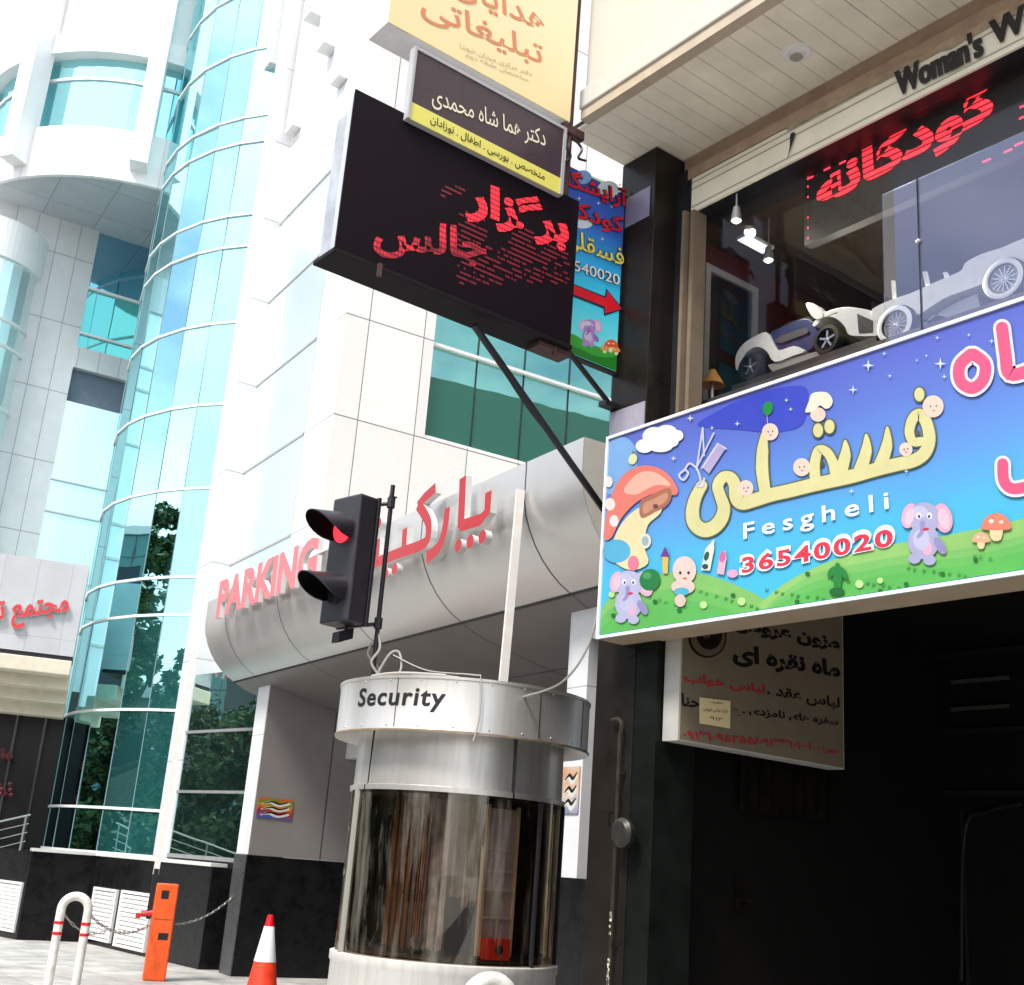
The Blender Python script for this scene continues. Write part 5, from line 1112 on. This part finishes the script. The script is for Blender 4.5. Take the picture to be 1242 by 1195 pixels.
# ================================================================== RIDE-ON CARS in the display window
TYRE = mat('black_tyre', (.012, .012, .012), .6); CARW = mat('white_toy_plastic', (.80, .80, .76), .28, noise=.04); NAVY = mat('navy_cockpit', (.02, .03, .11), .5); CHR = mat('chrome_plastic', (.62, .62, .64), .2, .8)
def side_body(fr, pts, d0, d1, name, mt, par, bev=.02, n=4):
    return MB().prism(fr, cat_rom(pts, n, True), d0, d1).build(name, mt, par, bev=bev, smooth=True)
def wheel(fr, a, b, r, d, par, spokes=5, whitewall=False):
    c = fr.w(a, b, d); n = fr.n
    def ring(prof, mt, nm, p, sm=True):
        V, F = [], []; S_ = 28
        for k in range(S_):
            t = 2*math.pi*k/S_; dr = fr.r*math.cos(t)+fr.u*math.sin(t); V += [c+dr*q+n*z for q, z in prof]
        m_ = len(prof)
        for k in range(S_): F += [(k*m_+j, (k+1) % S_*m_+j, (k+1) % S_*m_+j+1, k*m_+j+1) for j in range(m_-1)]
        return MB().add(V, F).build(nm, mt, p, smooth=sm)
    w = ring([(.02, -.05), (r*.96, -.05), (r, -.035), (r, .0), (r*.93, .018), (r*.70, .02), (r*.66, .0)], TYRE, 'wheel', par)
    ring([(r*.67, .005), (r*.60, .012), (r*.56, -.01), (.001, -.012)], mat('pale_hub', (.45, .45, .46), .35, .3) if whitewall else DARKM, 'rim', w)
    if whitewall: ring([(r*.92, .019), (r*.86, .024), (r*.70, .024), (r*.68, .02)], CARW, 'white_wall', w)
    m = MB()
    for k in range(spokes):
        t = 2*math.pi*(k+.2)/spokes; dr = fr.r*math.cos(t)+fr.u*math.sin(t); q = fr.r*-math.sin(t)+fr.u*math.cos(t)
        m.obox(c+dr*r*.33+n*.004, dr*r*.29, q*(r*.07 if not whitewall else r*.022), n*.006)
    V = [c+n*.014]+[c+n*.008+(fr.r*math.cos(t)+fr.u*math.sin(t))*r*.15 for t in (2*math.pi*k/12 for k in range(12))]
    m.add(V, [(0, 1+k, 1+(k+1) % 12) for k in range(12)]); m.build('spoke', CHR, w)
    return w
fr = Frame((5.16, 4.66, 4.31), (0, -1, 0))
def CA(x, y): return fr.px(830+x/3.0146, 230+y/3.0146)
c1 = thing('toy_car', (5.25, 4.1, 4.31), 'white open sports ride-on car with navy cockpit and black spoked wheels in the window', 'toy car')
bd = side_body(fr, [CA(*q) for q in ((190, 660), (188, 610), (215, 565), (262, 535), (300, 522), (322, 560), (345, 588), (400, 572), (440, 590), (395, 608), (330, 630), (300, 590), (262, 575), (222, 600), (206, 640))], -.36, 0, 'body', CARW, c1, .012, 3)
side_body(fr, [CA(*q) for q in ((300, 524), (360, 494), (430, 468), (470, 488), (480, 520), (470, 560), (440, 588), (400, 572), (345, 588), (322, 560))], -.34, -.02, 'cockpit', NAVY, c1, .008, 3)
side_body(fr, [CA(*q) for q in ((470, 490), (520, 448), (580, 430), (640, 434), (690, 446), (720, 470), (715, 530), (640, 536), (600, 530), (585, 500), (550, 470), (510, 468), (480, 500))], -.36, 0, 'rear_body', CARW, c1, .012, 3)
side_body(fr, [CA(*q) for q in ((448, 418), (486, 424), (512, 462), (492, 478), (466, 462))], -.05, .01, 'wing_mirror', CARW, c1, .006, 3)
MB().prism(fr, [CA(*q) for q in ((306, 520), (372, 478), (440, 458), (452, 470), (380, 496), (316, 530))], -.33, -.03).build('windscreen_rim', BLACK, c1)
MB().prism(fr, [CA(*q) for q in ((634, 455), (668, 470), (690, 480), (690, 522), (640, 526))], -.3, .006).build('rear_grille', BLACK, c1)
MB().prism(fr, [CA(*q) for q in ((300, 640), (480, 590), (500, 620), (330, 680))], -.33, -.01).build('sill', mat('grey_sill', (.30, .29, .26), .5), c1)
MB().prism(fr, cat_rom([CA(*q) for q in ((330, 545), (400, 515), (440, 505), (448, 522), (390, 545), (345, 560))], 3, True), -.018, -.008).build('seat_edge', mat('dark_grey_seat', (.08, .08, .09), .5), c1)
r1 = (fr.px(915, 430)[1]-fr.px(915, 470)[1])*.62
for x, y in ((248, 652), (530, 552)):
    a, b = CA(x, y); wheel(fr, a, b, .092, .012, c1, 5); wheel(fr, a, b, .092, -.33, c1, 5)
mn_ = min(v for v in [CA(248, 652)[1], CA(530, 552)[1]])-.092
MB().fbox(fr, 0, 1.04, max(.002, mn_-.06), mn_-.002, -.40, .04).build('display_plinth', mat('dark_plinth', (.03, .027, .025), .5), c1)
fr = Frame((5.13, 4.66, 4.31), (0, -1, 0))
c2 = thing('toy_car', (5.2, 3.0, 4.31), 'white vintage roadster ride-on car with whitewall wheels behind the pane coloured as a pale reflection', 'toy car')
side_body(fr, [CA(*q) for q in ((676, 442), (700, 420), (760, 394), (820, 374), (900, 338), (960, 312), (1005, 290), (1020, 262), (1080, 230), (1150, 208), (1215, 180), (1300, 150), (1420, 118), (1500, 130), (1520, 210), (1440, 236), (1330, 262), (1262, 280), (1230, 262), (1180, 262), (1130, 290), (1104, 330), (1040, 356), (940, 394), (850, 452), (830, 440), (800, 430), (760, 440), (730, 470), (700, 480))], -.34, -.02, 'body', CARW, c2, .015, 3)
side_body(fr, [CA(*q) for q in ((700, 470), (725, 440), (770, 424), (815, 434), (838, 470), (870, 470), (940, 420), (1040, 372), (1052, 384), (1056, 430), (985, 470), (890, 446), (850, 500), (800, 480))], -.30, -.05, 'chassis', mat('grey_chassis', (.30, .32, .36), .5), c2, .008, 3)
for q in (((852, 290), (866, 288), (876, 336), (862, 340)), ((926, 292), (940, 290), (950, 318), (936, 322)), ((738, 322), (748, 322), (752, 384), (742, 386))):
    MB().prism(fr, [CA(*t) for t in q], -.06, -.045).build('windscreen_post', CARW, c2)
MB().prism(fr, [CA(*t) for t in ((1085, 130), (1190, 80), (1300, 60), (1300, 170), (1150, 205))], -.30, -.28).build('windscreen', clear_glass('toy_screen', (.8, .85, .95), (1, 1, 1), .2), c2)
for x, y in ((776, 498), (1172, 330)):
    a, b = CA(x, y); wheel(fr, a, b, .118, .0, c2, 14, True); wheel(fr, a, b, .118, -.31, c2, 14, True)
mn_ = CA(776, 498)[1]-.118
MB().fbox(fr, 1.15, 2.6, max(.002, mn_-.05), mn_-.002, -.38, .03).build('display_plinth', mat('dark_plinth', (.03, .027, .025), .5), c2)
# shelf with goods at the back of the display room
sf = thing('wall_shelf', (6.6, 4.59, 4.9), 'dim shelf with pale goods behind the white sports car', 'shelf')
fr = Frame((6.6, 4.4, 4.31), (0, -1, 0))
def CF(x, y): return fr.px(830+x/3.0146, 230+y/3.0146)
a0, b0 = CF(318, 440); a1, b1 = CF(500, 360)
m = MB(); m.fbox(fr, a0, a1+.5, b0, b0+.06, -.2, 0); m.fbox(fr, a0+.02, a0+.05, .01, b0-.001, -.2, -.02); m.fbox(fr, a1+.42, a1+.45, .01, b0-.001, -.2, -.02); m.build('board', mat('grey_shelf', (.16, .14, .12), .6), sf)
for k in range(3):
    x = a0+.12+k*.22; tag(MB().lathe([(.001, 4.31+b0+.061), (.07, 4.31+b0+.061), (.075, 4.31+b0+.14), (.04, 4.31+b0+.22), (.045, 4.31+b0+.27), (.001, 4.31+b0+.28)], (6.5, 4.4-x, 0), 16).build('toy_jar', mat('pale_jar', (.22, .20, .17), .5), smooth=True), ('left', 'middle', 'right')[k]+' one of three dim pale jars on the shelf behind the white sports car', 'jar')
# dark doorway details in the passage
fr = Frame((7.395, 4.7, 0), (0, -1, 0))
dd_ = thing('passage_door', (7.39, 3.0, 0), 'nearly black panelled door at the back of the dark passage', 'door')
LN = mat('faint_edge', (.010, .0095, .009), .4)
q = [fr.px(*t) for t in ((1128, 795), (1242, 785), (1242, 885), (1132, 892))]
z1, z0 = q[0][1], q[3][1]; x0 = q[0][0]; x1 = x0+1.3
m = MB(); m.fbox(fr, x0, x1, z1-.03, z1, .001, .03); m.fbox(fr, x0, x1, z0, z0+.03, .001, .03); m.fbox(fr, x0, x0+.03, z0+.031, z1-.031, .001, .03); m.build('transom_frame', LN, dd_)
for t in ((1155, 828), (1155, 861)):
    a, b = fr.px(*t); MB().fbox(fr, a, a+.42, b-.012, b+.012, .001, .02).build('transom_bar', mat('dim_bar', (.045, .045, .042), .4), dd_)
m = MB(); a, b = fr.px(1140, 960); m.fbox(fr, a, a+.03, .01, b, .001, .03); m.fbox(fr, a+.031, a+1.2, b-.03, b, .001, .03); m.fbox(fr, a+.16, a+.18, .01, b-.12, .001, .025)
arc = [fr.px(*t) for t in ((1168, 1190), (1172, 1010), (1200, 985), (1242, 975))]; m.tube([fr.w(*t, .02) for t in cat_rom(arc, 6)], .012, 6)
m.build('door_frame', LN, dd_)
fr = Frame((4.9, 4.745, 0), (1, 0, 0))
cu = thing('passage_curtain', (5.6, 4.70, 1.2), 'dark patterned curtain hanging under the dim bridal sign in the passage', 'curtain')
a0, b0 = fr.px(890, 915); a1, b1 = fr.px(1005, 1000); m = MB(); n = 40; P0 = []
for i in range(n+1): P0.append((a0+(a1-a0)*i/n, .05+.018*math.sin(i*1.3)))
m.add([fr.w(a, b1+.012*abs(math.sin(i*.7)), d) for i, (a, d) in enumerate(P0)]+[fr.w(a, 2.45, d) for a, d in P0], [(i, i+1, n+2+i, n+1+i) for i in range(n)])
m.build('cloth', mat('dark_curtain', (.006, .0055, .0045), .95, spec=.03, noise=.6, nscale=9), cu)
m = MB(); m.tube([fr.w(a0-.1, 2.455, .05), fr.w(a1+.1, 2.455, .05)], .012, 8); m.build('rod', DARKM, cu)
c = fr.px(893, 1090); hl = thing('door_handle_plate', fr.w(*c, 0), 'tarnished brass handle glinting on the dark passage wall', 'handle')
m = MB(); m.fbox(fr, c[0]-.02, c[0]+.02, c[1]-.06, c[1]+.10, .001, .012); m.tube([fr.w(c[0], c[1], .01), fr.w(c[0], c[1], .06), fr.w(c[0]+.09, c[1]-.005, .06)], .011, 8); m.build('lever', mat('worn_brass', (.022, .017, .009)), hl, smooth=True)

# ================================================================== ACROSS THE STREET: what the glass reflects
def tree(loc, h, cr, label, seed, n=2600):
    random.seed(seed); t = thing('street_tree', loc, label, 'tree', 'trees along the street')
    x, y = loc[0], loc[1]; m = MB()
    m.tube(cat_rom([(x, y, 0), (x+.05, y-.04, h*.2), (x-.05, y+.06, h*.4), (x+.04, y, h*.75)], 5), list(np.linspace(.03*h*.75, .015*h*.5, 16)), 10)
    cs = []
    for k in range(9):
        a = k*2.4; z0 = h*(.16+.055*k); e = Vector((x+math.cos(a)*cr*.75*random.uniform(.6, 1), y+math.sin(a)*cr*.75*random.uniform(.6, 1), z0+h*.17))
        m.tube(cat_rom([(x, y, z0), ((x+e.x)/2, (y+e.y)/2, z0+h*.05), tuple(e)], 4), list(np.linspace(.011*h, .004*h, 9)), 7); cs.append((e, cr*random.uniform(.38, .55)))
    cs += [(Vector((x, y, h*(.55+.12*k))), cr*(.6-.1*k)) for k in range(4)]
    cs = [(c+Vector((random.gauss(0, 1), random.gauss(0, 1), random.gauss(0, .8))).normalized()*r*random.random()**.5, r*random.uniform(.16, .34)) for c, r in cs for _ in range(13)]
    m.build('trunk', mat('bark', (.07, .05, .035), .9, noise=.3), t)
    m = MB()
    for i in range(n):
        c, r = random.choice(cs); v = Vector((random.gauss(0, 1), random.gauss(0, 1), random.gauss(0, 1))).normalized()*r*random.random()**.4
        p = c+v; s_ = random.uniform(.07, .17); a = Vector((random.gauss(0, 1), random.gauss(0, 1), random.gauss(0, .6))).normalized(); b = a.cross(Vector((random.gauss(0, 1), random.gauss(0, 1), random.gauss(0, 1)))).normalized()
        m.add([p-a*s_, p-b*s_*.55, p+a*s_, p+b*s_*.55], [(0, 1, 2, 3)], random.randrange(3))
    m.build('crown', [mat('leaf_a', (.045, .085, .022), .6), mat('leaf_b', (.065, .115, .03), .6), mat('leaf_c', (.03, .06, .018), .6)], t, solid=2)
for args in (((-6.8, 26.8, 0), 12.5, 4.0, 'tall dark green street tree mirrored in the middle of the glass tower', 1, 22000),
             ((-9.5, 20.4, 0), 7.4, 3.2, 'bushy street tree mirrored low in the right side of the glass tower', 2, 11000),
             ((-5.0, 32.0, 0), 6.2, 3.0, 'rounded street tree mirrored in the left part of the glass tower', 3, 10000),
             ((-3.5, 29.6, 0), 6.4, 2.8, 'street tree mirrored in the narrow ground floor window left of the column', 4, 10000),
             ((-4.5, 38.0, 0), 7.0, 3.2, 'farther street tree mirrored above the ground floor window', 5, 5000),
             ((-6.5, 7.5, 0), 7.5, 3.2, 'street tree across the road mirrored in the booth glass', 6, 5000),
             ((.2, 36.2, 0), 5.4, 2.4, 'small street tree mirrored low at the left edge of the glass tower', 7, 4500)):
    tree(*args)
def block(name, x0, x1, y0, y1, h, wall, glass, label, fy, step=3.2):
    b = thing(name, ((x0+x1)/2, (y0+y1)/2, 0), label, 'building'); MB().box(x0, x1, y0, y1, 0, h).build('wall', wall, b)
    nf = int(h/step); ny = max(2, int((y1-y0)/2.6)); nx = max(2, int((x1-x0)/2.6))
    for f in range(nf):
        z = .9+f*step; m = MB()
        for k in range(ny):
            y = y0+(k+.5)*(y1-y0)/ny; m.box(x1-.02, x1+.03, y-.85, y+.85, z, z+1.7)
        for k in range(nx):
            x = x0+(k+.5)*(x1-x0)/nx; m.box(x-.85, x+.85, y0-.03, y0+.02, z, z+1.7)
        w = m.build('window_row', glass, b)
    MB().box(x0-.15, x1+.15, y0-.15, y1+.15, h, h+.35).build('cornice', WHITE, b)
block('corner_building', -30, -12.5, 35, 47, 13.5, panels('teal_tile', (.10, .27, .26), [(0, .9, 0, .06), (1, .9, 0, .06), (2, .9, 0, .06)], line=(.05, .10, .10)), mat('dark_pane', (.02, .03, .035), .1), 'tall tiled building across the street mirrored in the glass tower', 35)
block('street_building', -30, -14, -12, 14, 6.2, mat('tan_render', (.34, .29, .23), .8, noise=.2), mat('dark_pane', (.02, .03, .035), .1), 'low tan building across the street mirrored in the booth glass', -12)
block('street_building', -30, -14, 16, 33, 6.6, mat('brown_render', (.17, .14, .105), .8, noise=.25), mat('dark_pane', (.02, .03, .035), .1), 'low brown building across the street mirrored at the foot of the glass tower', 16)
hg = MB(); random.seed(31)
for i in range(12000):
    q = Vector((-5.6+random.uniform(-.55, .55), random.uniform(14, 40), random.uniform(.05, 2.4))); a = Vector((random.gauss(0, 1), random.gauss(0, 1), random.gauss(0, .6))).normalized()*.16; b_ = a.cross(Vector((random.gauss(0, 1), random.gauss(0, 1), random.gauss(0, 1)))).normalized()*.09
    hg.add([q-a, q-b_, q+a, q+b_], [(0, 1, 2, 3)], random.randrange(3))
tag(hg.build('hedge', [MAT['leaf_a'], MAT['leaf_b'], MAT['leaf_c']], solid=2), 'clipped dark hedge along the far kerb mirrored at the foot of the tower', 'hedge')
